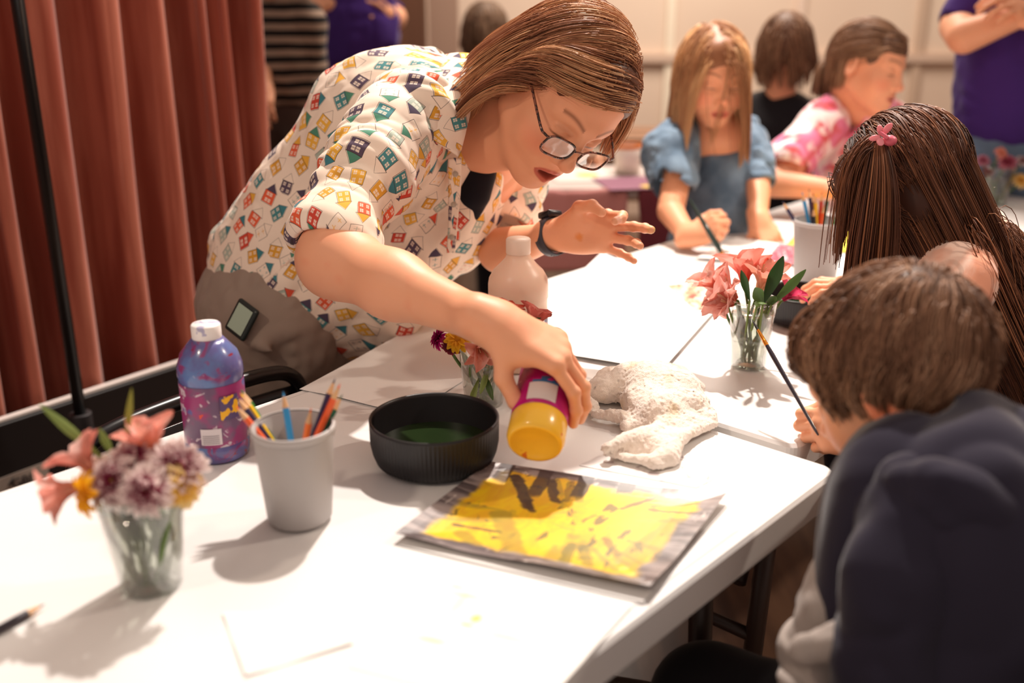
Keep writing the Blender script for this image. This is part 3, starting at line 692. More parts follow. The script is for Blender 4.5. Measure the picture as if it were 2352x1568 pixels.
paper([(1532, 655), (1620, 645), (1700, 690), (1600, 715)], 'small orange painted scrap left of the cup of pink flowers', m_orange_art, pz(3), 'painting', 'painting', seed=11)
paper([(1598, 592), (1690, 545), (1812, 562), (1790, 612)], 'white sheet being painted by the fair haired girl in denim', m_paper, pz(1))
paper([(1760, 596), (1790, 556), (1850, 570), (1835, 610)], 'small pink and plum painting left of the far pencil cup', material('pink_painting', rough=.6, fn=blotch(srgb(190, 90, 110), srgb(150, 60, 80), srgb(232, 190, 190))), pz(2), 'painting', 'painting')
paper([(1800, 568), (1855, 505), (2010, 520), (2005, 582)], 'bright yellow painted sheet behind the far pencil cup', material('yellow_sheet', rough=.6, fn=blotch(srgb(240, 200, 40), srgb(244, 208, 50), srgb(214, 160, 60))), pz(1), 'painting', 'painting')
paper([(1860, 505), (1915, 455), (2060, 470), (2010, 520)], 'white sheet on the far table in front of the girl in tie-dye', m_paper, pz(0))
paper([(2240, 520), (2290, 430), (2420, 450), (2400, 540)], 'white sheet at the right edge of the picture beyond the long haired girl', m_paper, pz(0))

# ------------------------------------------------------------------ vessels
def grey_cup(px, py, label, sc=1.0):
    b = T(px, py); t = thing('pencil_cup', b + [0, 0, .001], label, 'cup'); h = .118 * sc
    r0, r1 = .0365 * sc, .0455 * sc
    prof = [(.001, .002), (r0 - .004, .002), (r0, .006), (r1, h - .002), (r1 - .0012, h), (r1 - .0028, h - .002), (r0 - .003, .009), (.001, .008)]
    MB().lathe(prof, b, 56).build('cup_body', material('grey_cup_plastic', srgb(172, 166, 164), .5), t)
    MB().lathe([(r1 - .001, h - .008), (r1 + .0012, h - .006), (r1 + .0012, h + .0005), (r1 - .002, h + .001)], b, 56).build('rim', material('grey_cup_rim', srgb(178, 172, 170), .45), t)
    return b, h, r0, r1
def pencil(base, tip, col, label, lead=None, r=.0038, group=None):
    base, tip = np.asarray(base, float), np.asarray(tip, float); ax = nrm(tip - base); L = np.linalg.norm(tip - base); Fm = frame(ax)
    t = thing('coloured_pencil', base, label, 'pencil', group)
    def hexl(prof, name, mat, c):
        b = MB(); b.lathe(prof, base, 8, Fm, col=c); return b.build(name, mat, t, False)
    hexl([(.0001, 0), (r, .0005), (r, L - .020), (r * .97, L - .019)], 'barrel', m_plastic, col)
    MB().lathe([(r * .97, L - .019), (r * .36, L - .006)], base, 10, Fm).build('wood_tip', m_wood, t)
    MB().lathe([(r * .36, L - .006), (.0001, L)], base, 8, Fm, col=lead or col).build('lead', m_plastic, t)
    return t
CUPCOL = dict(orange=srgb(236, 96, 44), navy=srgb(44, 34, 74), yellow=srgb(240, 190, 30), green=srgb(44, 120, 50), blue=srgb(52, 150, 210), orange2=srgb(240, 120, 50), black=srgb(28, 24, 26), dgreen=srgb(24, 92, 66), brown=srgb(122, 60, 34), red=srgb(190, 56, 34))
def stand_pencils(b, h, r0, r1, tips, group_label, where, dcup):
    for px, py, colr, nm, dd_ in tips:
        tp = P(px, py, dcup + dd_); ax = tp - (b + [0, 0, h]); # foot inside the cup, opposite side
        hor = np.array([ax[0], ax[1], 0]); foot = b + [0, 0, .012] - (hor / (np.linalg.norm(hor) + 1e-6)) * min(r0 - .010, .35 * np.linalg.norm(hor))
        # make the shaft cross the rim inside the cup
        z1 = h - .004; s_ = (b[2] + z1 - foot[2]) / (tp[2] - foot[2]); cross = foot + (tp - foot) * s_; off = (cross - b)[:2]; m = np.linalg.norm(off)
        if m > r1 - .0075: shift = off / m * (m - (r1 - .0075)); foot[:2] -= shift / max(1 - s_, .2)
        o2 = (foot - b)[:2]; m2 = np.linalg.norm(o2)
        if m2 > r0 - .009: foot[:2] = b[:2] + o2 / m2 * (r0 - .009)
        pencil(foot, tp, CUPCOL[colr], nm + where, lead=CUPCOL[colr], group=None)
b, h, r0, r1 = grey_cup(690, 1192, 'light grey plastic cup of coloured pencils at the front left of the table')
dc = np.linalg.norm((b + [0, 0, h] - [0, 0, CAMH]) @ np.array([0, CP, -SP]))
stand_pencils(b, h, r0, r1, [(540, 930, 'orange', 'orange red pencil leaning far left, lowest of the left bunch', .0), (542, 908, 'navy', 'dark violet pencil leaning left', .01), (551, 901, 'yellow', 'yellow pencil leaning left behind the violet one', .02), (553, 893, 'green', 'green pencil leaning left', .03),
    (650, 898, 'blue', 'sky blue pencil standing alone near the middle', .01), (715, 935, 'orange2', 'short light orange pencil', .0), (770, 868, 'navy', 'black banded dark pencil, tallest', .02), (782, 880, 'orange', 'bright orange pencil leaning right', .0), (787, 905, 'dgreen', 'dark green pencil leaning right behind the orange one', .02)],
    '', ' in the front pencil cup', dc)
b, h, r0, r1 = grey_cup(1869, 652, 'light grey plastic cup of coloured pencils on the far table', 1.15)
dc = (b + [0, 0, h] - [0, 0, CAMH]) @ np.array([0, CP, -SP])
stand_pencils(b, h, r0, r1, [(1797, 462, 'navy', 'dark blue pencil leaning far left', 0), (1842, 440, 'blue', 'light blue pencil', 0), (1858, 433, 'navy', 'dark violet pencil', .02), (1868, 442, 'brown', 'brown pencil', .0), (1874, 445, 'yellow', 'yellow pencil', -.01), (1888, 440, 'red', 'rust red pencil', .0), (1893, 468, 'orange', 'short orange pencil', .0), (1868, 475, 'black', 'short black pencil', -.02), (1904, 440, 'dgreen', 'dark green pencil standing upright', .01), (1943, 465, 'green', 'bright green pencil leaning right', .02)],
    '', ' in the far pencil cup', dc)

def clear_cup(px, py, label, h=.112, r0=.030, r1=.044, fill=.8, z=TZ):
    b = T(px, py, z); t = thing('plastic_cup', b + [0, 0, .001], label, 'cup'); k = MB()
    th = .0011
    prof = [(.001, .003), (r0 - .004, .003), (r0, .0015), (r0 + .0005, .005), (r0 + (r1 - r0) * .72, h * .76), (r0 + (r1 - r0) * .72 + .0012, h * .79), (r1, h)]
    inner = [(r - th, z_ + .0006) for r, z_ in prof[::-1]]
    k.lathe(prof, b, 56); k.build('cup_wall', m_clear, t)
    MB().lathe([(r1 - .001, h - .001), (r1 + .0012, h - .0015), (r1 + .0016, h + .0008), (r1, h + .002), (r1 - .0014, h + .001), (r1 - .001, h - .001)], b, 56).build('rolled_rim', m_clear, t)
    zw = h * fill; rw = r0 + (r1 - r0) * fill - .002
    MB().lathe([(.0005, .005), (r0 - .002, .005), (rw, zw), (.0005, zw + .0004)], b, 48).build('water', m_water, t)
    return b, h, r1
def petal(L, W, bend, cup, n=6, m=4, tipw=.5, base=.25):
    V = []
    for i in range(n + 1):
        t = i / n; w = W * (base + (1 - base) * math.sin(min(t * 1.25, 1) * math.pi / 2)) * (1 - max(0, t - .6) / .4 * (1 - tipw)) if t < .999 else W * tipw * .4
        a = bend * t
        for j in range(m + 1):
            s = -1 + 2 * j / m; V.append((s * w / 2, L * (math.sin(a) / bend if abs(bend) > .01 else t), L * ((1 - math.cos(a)) / bend if abs(bend) > .01 else 0) + cup * (s * s) * w))
    F = [(i * (m + 1) + j, i * (m + 1) + j + 1, (i + 1) * (m + 1) + j + 1, (i + 1) * (m + 1) + j) for i in range(n) for j in range(m)]
    return np.array(V), F
def bloom_lily(b, c, ax, s, rg, c1, c2, c3):      # alstroemeria: two whorls of three flared petals
    Fm = frame(ax, rg.randn(3))
    for k in range(6):
        v, f = petal(.042 * s * (1.08 if k % 2 else 1), (.026 if k % 2 else .020) * s, -.55 - .3 * rg.rand(), .35 + .2 * rg.rand(), 8, 6, .55)
        t = np.clip(v[:, 1] / (.04 * s), 0, 1)[:, None]; col = np.array(c1) * (1 - t) + np.array(c2) * t; col = col * (1 - .25 * rg.rand()) if k % 3 == 0 else col
        edge = (np.abs(v[:, 0:1]) > .006 * s) & (t > .5); col = np.where(edge, np.array(c3), col)
        v[:, 2] += .0022 * s * np.sin(v[:, 0] * 800 / s + k) * t[:, 0] + .0014 * rg.randn(len(v)) * t[:, 0]
        a = k * math.pi / 3 + .2 * rg.randn(); op = .28 + .22 * rg.rand()
        # petal local: y along, z normal (inward). tilt from axis by op
        X = np.array([math.cos(a), math.sin(a), 0]); Z = np.array([0, 0, 1.]); yd = X * math.sin(op) + Z * math.cos(op); xd = np.cross(yd, X); xd = nrm(np.cross(X, Z)); zd = np.cross(xd, yd)
        w = np.stack([xd, yd, zd], 1); b.add((v @ w.T) @ Fm.T + c, f, col)
    for k in range(5):
        a = rg.rand() * 6.28; d = Fm @ np.array([math.cos(a) * .3, math.sin(a) * .3, 1]); b.tube(np.array([c, c + d * .018 * s, c + d * .030 * s + Fm[:, 0] * .004]), .0006, 5, (.75, .5, .3))
def bloom_mum(b, c, ax, s, rg, cin, cout, ccen, rows=4, n=18, L=.027, W=.0078):
    Fm = frame(ax, rg.randn(3))
    for r in range(rows):
        for k in range(n - 3 * r):
            v, f = petal(L * s * (1 - .17 * r), W * s, -.5 - .4 * rg.rand(), .35, 5, 2, .7, .5)
            t = np.clip((v[:, 1] / (L * s * (1 - .17 * r)) - (.50 + .08 * r)) * 4.0, 0, 1)[:, None]; col = np.array(cin) * (1 - t) + np.array(cout) * t
            a = (k + .5 * (r % 2)) * 2 * math.pi / (n - 3 * r) + .12 * rg.randn(); op = 1.45 - .36 * r + .12 * rg.randn()
            X = np.array([math.cos(a), math.sin(a), 0]); Z = np.array([0, 0, 1.]); yd = X * math.sin(op) + Z * math.cos(op); xd = nrm(np.cross(X, Z)); zd = np.cross(xd, yd)
            b.add((v @ np.stack([xd, yd, zd], 1).T) @ Fm.T + c, f, col)
    b.lathe([(.0001, .005 * s), (.004 * s, .0045 * s), (.0065 * s, .002 * s), (.006 * s, -.001)], c, 12, Fm, col=ccen)
def leaf(b, p0, d, L, W, rg, col, up=(0, 0, 1), bend=.5, tw=0):
    v, f = petal(L, W, bend, .18, 9, 4, .25, .15); y = nrm(d); x = nrm(np.cross(y, np.asarray(up, float) + .01)); z = np.cross(x, y)
    if tw: x, z = x * math.cos(tw) + z * math.sin(tw), z * math.cos(tw) - x * math.sin(tw)
    t = np.clip(np.abs(v[:, 0:1]) / (W / 2), 0, 1); c = np.array(col) * (.8 + .3 * t)
    b.add(v @ np.stack([x, y, z], 1).T + p0, f, c)
GREEN, GREEN2, PALEG = srgb(74, 104, 50), srgb(46, 76, 38), srgb(126, 146, 76)
def flower(kind, base, head, ax, s, seed, label, cols, leaves=(), group=None, cat='flower', bow=.01):
    rg = R_(seed); base, head = np.asarray(base, float), np.asarray(head, float)
    t = thing('cut_flower', base, label, cat, group); mid = (base + head) / 2 + np.array([bow * rg.randn(), bow * rg.randn(), 0])
    MB().tube(spline([base, mid, head - nrm(ax) * .008, head], 6), np.linspace(.0026, .0020, 19), 8, srgb(104, 132, 68)).build('stem', m_leaf, t)
    b = MB()
    if kind == 'lily': bloom_lily(b, head, nrm(ax), s, rg, *cols)
    elif kind == 'mum': bloom_mum(b, head, nrm(ax), s, rg, *cols)
    elif kind == 'daisy': bloom_mum(b, head, nrm(ax), s, rg, *cols, rows=2, n=13, L=.022, W=.0085)
    o = b.build('bloom', m_petal, t, True)
    for (p, d, L, W, c, bend) in leaves:
        k = MB(); leaf(k, np.asarray(p, float), np.asarray(d, float), L, W, rg, c, up=(0, -1, .3), bend=bend, tw=rg.randn() * .3); k.build('leaf', m_leaf, t)
    return t
def spray(px, py, d, dirc, L, W, col, base, label, bend=.3, seed=1):       # a lone blade of leaf on a stem
    rg = R_(seed); p = P(px, py, d); t = thing('leaf_stem', base, label, 'leaf'); MB().tube(spline([base, (np.asarray(base) + p) / 2, p], 5), .0018, 6, PALEG).build('stem', m_leaf, t)
    k = MB(); leaf(k, p, c2w(*dirc), L, W, rg, col, up=(0, -1, .2), bend=bend); k.build('blade', m_leaf, t)
MG = (srgb(140, 14, 62), srgb(250, 232, 228), srgb(150, 110, 30)); PK = (srgb(240, 170, 144), srgb(244, 164, 150), srgb(250, 206, 196)); YL = (srgb(240, 180, 30), srgb(252, 204, 40), srgb(220, 150, 20)); CRM = (srgb(244, 200, 90), srgb(250, 222, 160), srgb(220, 170, 60))
# front left bouquet
cb, ch_, cr = clear_cup(350, 1342, 'clear plastic cup of water holding mixed flowers at the front left')
cd = float((cb + [0, 0, ch_] - [0, 0, CAMH]) @ np.array([0, CP, -SP]))
foot = lambda i: cb + np.array([.016 * math.cos(i * 2.3), .016 * math.sin(i * 2.3), .008])
def hd(px, py, dd_=0): return P(px, py, cd + dd_)
up_t = lambda a, b_, c_: c2w(a, b_, c_)
flower('mum', foot(0), hd(262, 1105, -.02), up_t(-.25, .25, .95), 1.2, 11, 'white and magenta chrysanthemum lowest at the left of the front bouquet', MG)
flower('mum', foot(1), hd(310, 1062, .0), up_t(.0, .5, .9), 1.3, 12, 'largest white and magenta chrysanthemum in the centre of the front bouquet', MG)
flower('mum', foot(2), hd(408, 1075, -.005), up_t(.45, .35, .85), 1.3, 13, 'white and magenta chrysanthemum at the right of the front bouquet', MG)
flower('mum', foot(3), hd(335, 1128, -.035), up_t(.1, .0, 1), 1.1, 14, 'white and magenta chrysanthemum just above the rim of the front left cup', MG)
flower('mum', foot(8), hd(362, 1055, .03), up_t(.1, .7, .5), .95, 21, 'pale chrysanthemum at the back of the front bouquet', (srgb(236, 200, 190), srgb(250, 236, 230), srgb(200, 150, 80)))
flower('mum', foot(9), hd(222, 1080, .01), up_t(-.5, .4, .7), .85, 22, 'small white chrysanthemum behind the yellow bloom of the front bouquet', (srgb(240, 214, 200), srgb(250, 240, 234), srgb(210, 160, 80)))
flower('daisy', foot(4), hd(196, 1135, -.02), up_t(-.7, -.1, .7), 1.15, 15, 'bright yellow bloom at the lower left of the front bouquet', (srgb(240, 180, 30), srgb(248, 186, 30), srgb(236, 160, 20)))
flower('daisy', foot(5), hd(415, 1118, -.01), up_t(.6, -.2, .7), 1.25, 16, 'pale yellow daisy at the lower right of the front bouquet', CRM)
flower('lily', foot(6), hd(348, 1050, .01), up_t(-.1, .9, .15), 1.15, 17, 'salmon pink lily standing at the top of the front bouquet', (srgb(244, 170, 134), srgb(246, 164, 148), srgb(250, 190, 178)))
flower('lily', foot(7), hd(215, 1085, .0), up_t(-.55, .8, .1), 1.05, 18, 'pink lily pointing up left in the front bouquet', PK)
flower('lily', foot(10), hd(190, 1115, -.015), up_t(-.95, -.3, .3), 1.05, 19, 'pink lily drooping at the far left of the front bouquet', PK)
spray(245, 1062, cd + .01, (-.72, .72, .05), .086, .012, PALEG, foot(11), 'long narrow green leaf reaching up left from the front bouquet', .25)
spray(288, 1030, cd + .02, (.16, 1, .1), .063, .008, srgb(140, 140, 60), foot(12), 'thin upright green leaf at the top of the front bouquet', .1)
spray(262, 1052, cd + .02, (-.25, .9, .3), .036, .010, PALEG, foot(13), 'short green leaf between the two tall ones of the front bouquet', .2)
cup0, rgq = cb.copy(), R_(77)
for i in range(6):
    a_ = i * 1.05 + .4; t_ = thing('cup_leaf', cup0 + [0, 0, .01], ('broad', 'narrow', 'folded', 'long', 'short', 'torn')[i] + ' green leaf under water in the front left cup', 'leaf'); k = MB()
    leaf(k, cup0 + [.010 * math.cos(a_), .010 * math.sin(a_), .030 + .007 * i], nrm([.22 * math.cos(a_), .22 * math.sin(a_), 1]), .052, .024, rgq, (GREEN, GREEN2, PALEG)[i % 3], up=(math.sin(a_), -math.cos(a_), .1), bend=.3); k.build('blade', m_leaf, t_)
# middle bouquet, half hidden by the arm
cb, ch_, cr = clear_cup(1112, 925, 'clear plastic cup of flowers half hidden behind the reaching arm', .112, .028, .041, .55)
cd = float((cb + [0, 0, ch_] - [0, 0, CAMH]) @ np.array([0, CP, -SP])); foot = lambda i: cb + np.array([.013 * math.cos(i * 2.3), .013 * math.sin(i * 2.3), .008])
flower('mum', foot(0), hd(1008, 776, .0), up_t(-.8, .3, .4), .75, 31, 'deep magenta flower at the left of the middle bouquet', (srgb(150, 10, 90), srgb(190, 20, 120), srgb(120, 10, 60)))
flower('daisy', foot(1), hd(1052, 778, -.03), up_t(-.1, .2, .95), 1.0, 32, 'bright yellow daisy in the middle bouquet', YL)
flower('mum', foot(2), hd(1140, 705, .06), up_t(.1, .9, .35), 1.0, 33, 'rusty red chrysanthemum peeping above the forearm', (srgb(150, 50, 40), srgb(196, 110, 90), srgb(120, 50, 20)))
flower('lily', foot(3), hd(1165, 735, .05), up_t(.3, .9, .2), .8, 37, 'orange red flower beside the rusty one above the forearm', (srgb(230, 160, 60), srgb(206, 76, 60), srgb(220, 100, 84)))
flower('lily', foot(4), hd(1218, 760, .05), up_t(.3, .95, .1), 1.15, 34, 'red pink lily just above the hand of the woman', (srgb(190, 90, 70), srgb(206, 104, 96), srgb(226, 140, 128)), leaves=[(hd(1190, 742, .03), c2w(.95, .25, .3), .038, .007, GREEN2, .3), (hd(1200, 752, .03), c2w(-.3, -.5, .4), .03, .012, GREEN2, .4)])
flower('lily', foot(5), hd(1100, 790, -.03), up_t(.2, -.5, .8), .95, 35, 'pink lily hanging under the forearm in the middle bouquet', PK)
flower('mum', foot(6), hd(1035, 795, -.02), up_t(-.3, -.5, .7), .65, 36, 'small dark red flower below the yellow daisy', (srgb(110, 16, 40), srgb(150, 40, 60), srgb(90, 20, 30)))
for i in range(4):
    spray(1100 + i * 12, 868 - 14 * i, cd - .01, (.3 * (i % 2 * 2 - 1), -.9, .2), .045, .010, GREEN if i % 2 else PALEG, foot(i + 7), ('broad', 'pale', 'curled', 'dark')[i] + ' green leaf inside the cup of the middle bouquet', .3, i + 3)
# right bouquet in focus
cb, ch_, cr = clear_cup(1718, 838, 'clear plastic cup with pink lilies standing in the bright light at the right', .112, .0275, .0385, .78)
cd = float((cb + [0, 0, ch_] - [0, 0, CAMH]) @ np.array([0, CP, -SP])); foot = lambda i: cb + np.array([.012 * math.cos(i * 2.3), .012 * math.sin(i * 2.3), .008])
PS = (srgb(242, 150, 124), srgb(246, 180, 166), srgb(250, 212, 204))
flower('lily', foot(0), hd(1690, 690, .0), up_t(-.75, .65, .35), 1.5, 41, 'large salmon lily opening to the left in the right cup', PS)
flower('lily', foot(11), hd(1650, 668, .01), up_t(-.7, .75, .2), 1.25, 47, 'pale salmon lily highest on the left side of the right cup', PS)
flower('lily', foot(1), hd(1685, 700, -.02), up_t(-.8, .2, .55), 1.2, 42, 'pale pink lily spreading low over the left rim of the right cup', (srgb(240, 160, 140), srgb(244, 178, 166), srgb(248, 208, 200)))
flower('lily', foot(2), hd(1712, 655, .02), up_t(-.05, 1, .15), 1.6, 43, 'upright coral lily at the top of the right cup', (srgb(240, 124, 104), srgb(242, 146, 130), srgb(246, 184, 172)))
flower('lily', foot(3), hd(1742, 670, .0), up_t(.3, .85, .4), 1.5, 44, 'coral lily leaning right with a cream petal in the right cup', (srgb(244, 200, 156), srgb(242, 150, 134), srgb(248, 190, 174)))
flower('lily', foot(4), hd(1798, 690, .03), up_t(.6, .6, .3), .95, 45, 'deep magenta flower half hidden behind the leaves of the right cup', (srgb(170, 30, 80), srgb(206, 50, 96), srgb(224, 90, 120)))
for i, a in enumerate([(1752, 698, -.045, (.34, .93, .15),   .080, .024, GREEN2, 'tall dark green leaf standing right of the coral lilies', .15), (1772, 700, -.04, (.62, .72, .2), .075, .017, GREEN, 'second dark leaf leaning toward the boy', .2), (1722, 690, -.055, (-.35, .85, .3), .055, .014, GREEN2, 'narrow dark leaf between the pink lilies', .3),
     (1752, 700, -.06, (-.55, .75, .45), .044, .022, GREEN, 'broad veined leaf over the rim of the right cup', .6), (1738, 704, -.065, (.1, .7, .7), .034, .022, srgb(110, 140, 74), 'round pale leaf curled over the rim of the right cup', 1.4), (1668, 690, -.01, (-.95, -.15, .2), .032, .013, GREEN2, 'small dark leaf tip poking out left under the pink lily', .2), (1762, 705, -.03, (.2, .75, .5), .034, .016, GREEN, 'small folded leaf near the rim of the right cup', .9)]):
    spray(a[0], a[1], cd + a[2], a[3], a[4], a[5], a[6], foot(i + 5), a[7], a[8], i + 20)
cup0 = cb.copy()
for i in range(4):
    a_ = i * 1.6 + 2.6; t_ = thing('cup_leaf', cup0 + [0, 0, .01], ('broad', 'narrow', 'folded', 'long')[i] + ' green leaf under water in the right cup', 'leaf'); k = MB()
    leaf(k, cup0 + [.011 * math.cos(a_), .011 * math.sin(a_), .030 + .009 * i], nrm([.25 * math.cos(a_), .25 * math.sin(a_), 1]), .055, .020, rgq, (GREEN, GREEN2, PALEG)[i % 3], up=(math.sin(a_), -math.cos(a_), .1), bend=.3); k.build('blade', m_leaf, t_)
# far right bouquet
cb, ch_, cr = clear_cup(2282, 470, 'clear tumbler of small flowers at the far right edge', .11, .032, .045, .7)
cd = float((cb + [0, 0, ch_] - [0, 0, CAMH]) @ np.array([0, CP, -SP])); foot = lambda i: cb + np.array([.014 * math.cos(i * 2.3), .014 * math.sin(i * 2.3), .008])
for i, (x, y, s, c, l) in enumerate([(2258, 368, .8, (srgb(150, 40, 80), srgb(220, 150, 170), srgb(150, 90, 40)), 'small pink and plum flower at the left of the far bouquet'), (2315, 372, 1.15, (srgb(160, 40, 80), srgb(226, 140, 160), srgb(160, 100, 40)), 'larger pink flower in the centre of the far bouquet'),
      (2345, 415, 1.1, CRM, 'cream yellow flower at the right of the far bouquet'), (2300, 350, .8, PK, 'salmon flower on top of the far bouquet'), (2270, 395, .7, (srgb(130, 60, 40), srgb(190, 110, 110), srgb(120, 80, 30)), 'brownish pink flower under the others in the far bouquet'), (2350, 370, .8, MG, 'white edged flower at the very edge of the far bouquet')]):
    flower('mum', foot(i), hd(x, y, .0), up_t(.1 * (i - 2), .5, .8), s, 60 + i, l, c)
spray(2240, 400, cd, (-.35, .95, .1), .10, .016, GREEN, foot(8), 'long green leaf at the left of the far bouquet', .3)
spray(1968, 440, 2.35, (-.35, .9, .1), .075, .018, srgb(120, 130, 70), T(1985, 505), 'green leaf held in front of the face of the long haired girl', .4, 9)
spray(1952, 482, 2.35, (.95, -.1, .2), .045, .014, GREEN, T(1950, 490), 'loose green leaf lying on the far white sheet', .1, 10)

def ribbed_bowl(px, py, label, r=.083, h=.062, water=True, green=True):
    b = T(px, py); t = thing('ribbed_bowl', b + [0, 0, .001], label, 'bowl')
    prof = [(.001, .001), (r * .80, .001), (r * .90, .006), (r * .955, .018), (r * .985, h * .5), (r, h - .004), (r + .0002, h), (r - .001, h + .0008), (r - .003, h), (r - .004, h - .004), (r * .93, .02), (r * .86, .008), (.001, .0065)]
    MB().lathe(prof, b, 384, rib=.0009, ribn=96, ribsel=(2, 3, 4)).build('bowl_body', material('black_ceramic', srgb(34, 32, 34), .38, spec=.45), t)
    if water: MB().lathe([(.001, .022), (r * .925, .022)], b, 64).build('dirty_water', material('dirty_water', srgb(30, 44, 22), .06, spec=.6), t)
ribbed_bowl(1000, 1058, 'black ribbed ceramic bowl of dark rinse water in the middle of the table')
ribbed_bowl(1842, 735, 'second black ribbed bowl, partly hidden behind the boy head', .075, .055)

# ------------------------------------------------------------------ bottles
def bottle_profile(r, h, hs, rn, hn):    # body radius, height to shoulder, neck
    return [(.001, .002), (r * .86, .0), (r * .96, .004), (r, .012), (r, h * .16), (r * .965, h * .18), (r * .965, hs * .93), (r, hs * .97), (r * .98, hs + .008), (r * .86, hs + .024), (r * .62, hs + .036), (rn + .002, hs + .044), (rn, hn - .004)]
def cap_profile(rc, z, hc): return [(rc * .98, z), (rc, z + .001), (rc, z + hc - .002), (rc - .0015, z + hc), (.0005, z + hc)]
b = T(503, 1040)
t = thing('paint_bottle', b + [0, 0, .001], 'blue paint bottle smeared with paint, white cap, beside the folding chair', 'bottle')
def smear():
    p = objco(); c = cmix(smooth(noise(p, 22, 4), .40, .56), srgb(92, 118, 172), srgb(96, 92, 146)); c = cmix(smooth(noise(p, 30, 5, dist=1), .56, .64), c, srgb(136, 60, 112)); c = cmix(smooth(noise(p, 55, 4, dist=2), .68, .72), c, srgb(176, 176, 206)); return cmix(smooth(noise(p, 42, 3, dist=1), .67, .70), c, srgb(140, 40, 60))
MB().lathe(bottle_profile(.0415, .135, .118, .017, .165), b, 64).build('bottle_body', material('smeared_bottle', rough=.22, fn=smear, coat=.3), t)
def lab1():
    p = objco(); c = cmix(smooth(noise(p, 24, 4), .42, .55), srgb(110, 82, 112), srgb(150, 52, 108)); c = cmix(smooth(noise(p, 38, 4, dist=2), .6, .63), c, srgb(196, 178, 190)); c = cmix(smooth(noise(p, 26, 3), .62, .68), c, srgb(88, 90, 150)); return cmix(smooth(noise(p, 60, 2), .72, .74), c, srgb(214, 70, 40))
MB().lathe([(.0405, .025), (.0408, .026), (.0408, .106), (.0405, .107)], b, 64).build('label_wrap', material('smeared_label', rough=.3, fn=lab1), t)
def patch(b, R0, a0, a1, z0, z1, name, col, parent, Fm=None, n=10, thick=.0008):
    V = []; th = np.linspace(a0, a1, n)
    for z in (z0, z1):
        for a in th: V.append((R0 * math.cos(a), R0 * math.sin(a), z))
    for z in (z0, z1):
        for a in th: V.append(((R0 - thick) * math.cos(a), (R0 - thick) * math.sin(a), z))
    F = [(i, i + 1, n + i + 1, n + i) for i in range(n - 1)]; V = np.array(V)
    if Fm is not None: V = V @ Fm.T
    return mk(name, V + b, F, material(name + '_tone', col, .4) if not isinstance(col, bpy.types.Material) else col, parent)
patch(b, .0418, -1.75, -1.12, .030, .052, 'text_panel', srgb(214, 204, 208), t); patch(b, .0424, -1.1, -.5, .062, .094, 'yellow_emblem', material('emblem', rough=.4, fn=lambda: cmix(smooth(noise(objco(), 60, 2), .48, .5), srgb(90, 70, 110), srgb(240, 178, 30))), t)
for i in range(5): patch(b, .0421, -1.7, -1.2, .032 + i * .0026, .0328 + i * .0026, 'fine_print', srgb(120, 110, 120), t)
MB().lathe(cap_profile(.0185, .158, .022), b, 40).build('cap', material('white_cap', rough=.4, fn=lambda: cmix(smooth(noise(objco(), 60, 3), .55, .6), srgb(238, 232, 230), srgb(176, 172, 200))), t)

b = T(1190, 838)
t = thing('paint_bottle', b + [0, 0, .001], 'tall pale peach paint bottle behind the outstretched arm', 'bottle')
m_peach = material('peach_plastic', srgb(240, 206, 184), .35, sss=.2)
pr = [(.001, .001), (.043, 0), (.047, .004), (.048, .012), (.048, .095), (.0468, .097), (.0468, .115), (.048, .117), (.048, .138), (.0465, .148), (.040, .160), (.030, .170), (.021, .180), (.0185, .186), (.0185, .19)]
MB().lathe(pr, b, 72).build('bottle_body', m_peach, t); MB().lathe(cap_profile(.0195, .188, .024), b, 40).build('cap', material('peach_cap', srgb(238, 216, 200), .4), t)
patch(b, .0486, -.9, -.2, .05, .085, 'label', material('white_label', rough=.4, fn=lambda: cmix(smooth(noise(objco(), 50, 2), .5, .52), srgb(225, 215, 210), srgb(120, 110, 150))), t)

BOT0, BOTAX = P(1228, 1020, 1.20), nrm(c2w(.16, .69, -.70)); Fb = frame(BOTAX, c2w(1, 0, 0))
t = thing('paint_bottle', BOT0, 'yellow paint squeeze bottle with a magenta label held in the hand of the woman', 'bottle')
def yel():
    p = objco(); return cmix(smooth(noise(p, 40, 4, dist=1), .66, .70) * .9, srgb(250, 196, 62), srgb(214, 84, 30))
Rr = .0355
MB().lathe([(.0005, .0035), (Rr * .78, .003), (Rr * .82, .0), (Rr * .93, .001), (Rr, .008), (Rr, .034), (Rr * .975, .036), (Rr * .975, .118), (Rr * 1.0, .121), (Rr * .97, .130), (Rr * .80, .144), (Rr * .55, .152), (.0150, .158), (.0150, .166)], BOT0, 72, Fb).build('bottle_body', material('yellow_bottle', rough=.25, fn=yel, coat=.3), t)
def maglab():
    x, y, z = sep(objco()); return cmix(smooth(noise(objco(), 50, 3, dist=1), .66, .69) * .6, cmix(smooth(noise(objco(), 14, 2), .4, .6), srgb(200, 22, 120), srgb(166, 18, 96)), srgb(230, 130, 150))
MB().lathe([(Rr * .985, .0365), (Rr * 1.0, .0372), (Rr * 1.0, .1170), (Rr * .985, .1178)], BOT0, 72, Fb).build('label_wrap', material('magenta_label', rough=.25, fn=maglab), t)
ca = -math.pi / 2 - .5     # angle of the side facing the room's front (up / towards)
top_dir = Fb.T @ nrm(c2w(-.1, .6, .75)); ca = math.atan2(top_dir[1], top_dir[0])
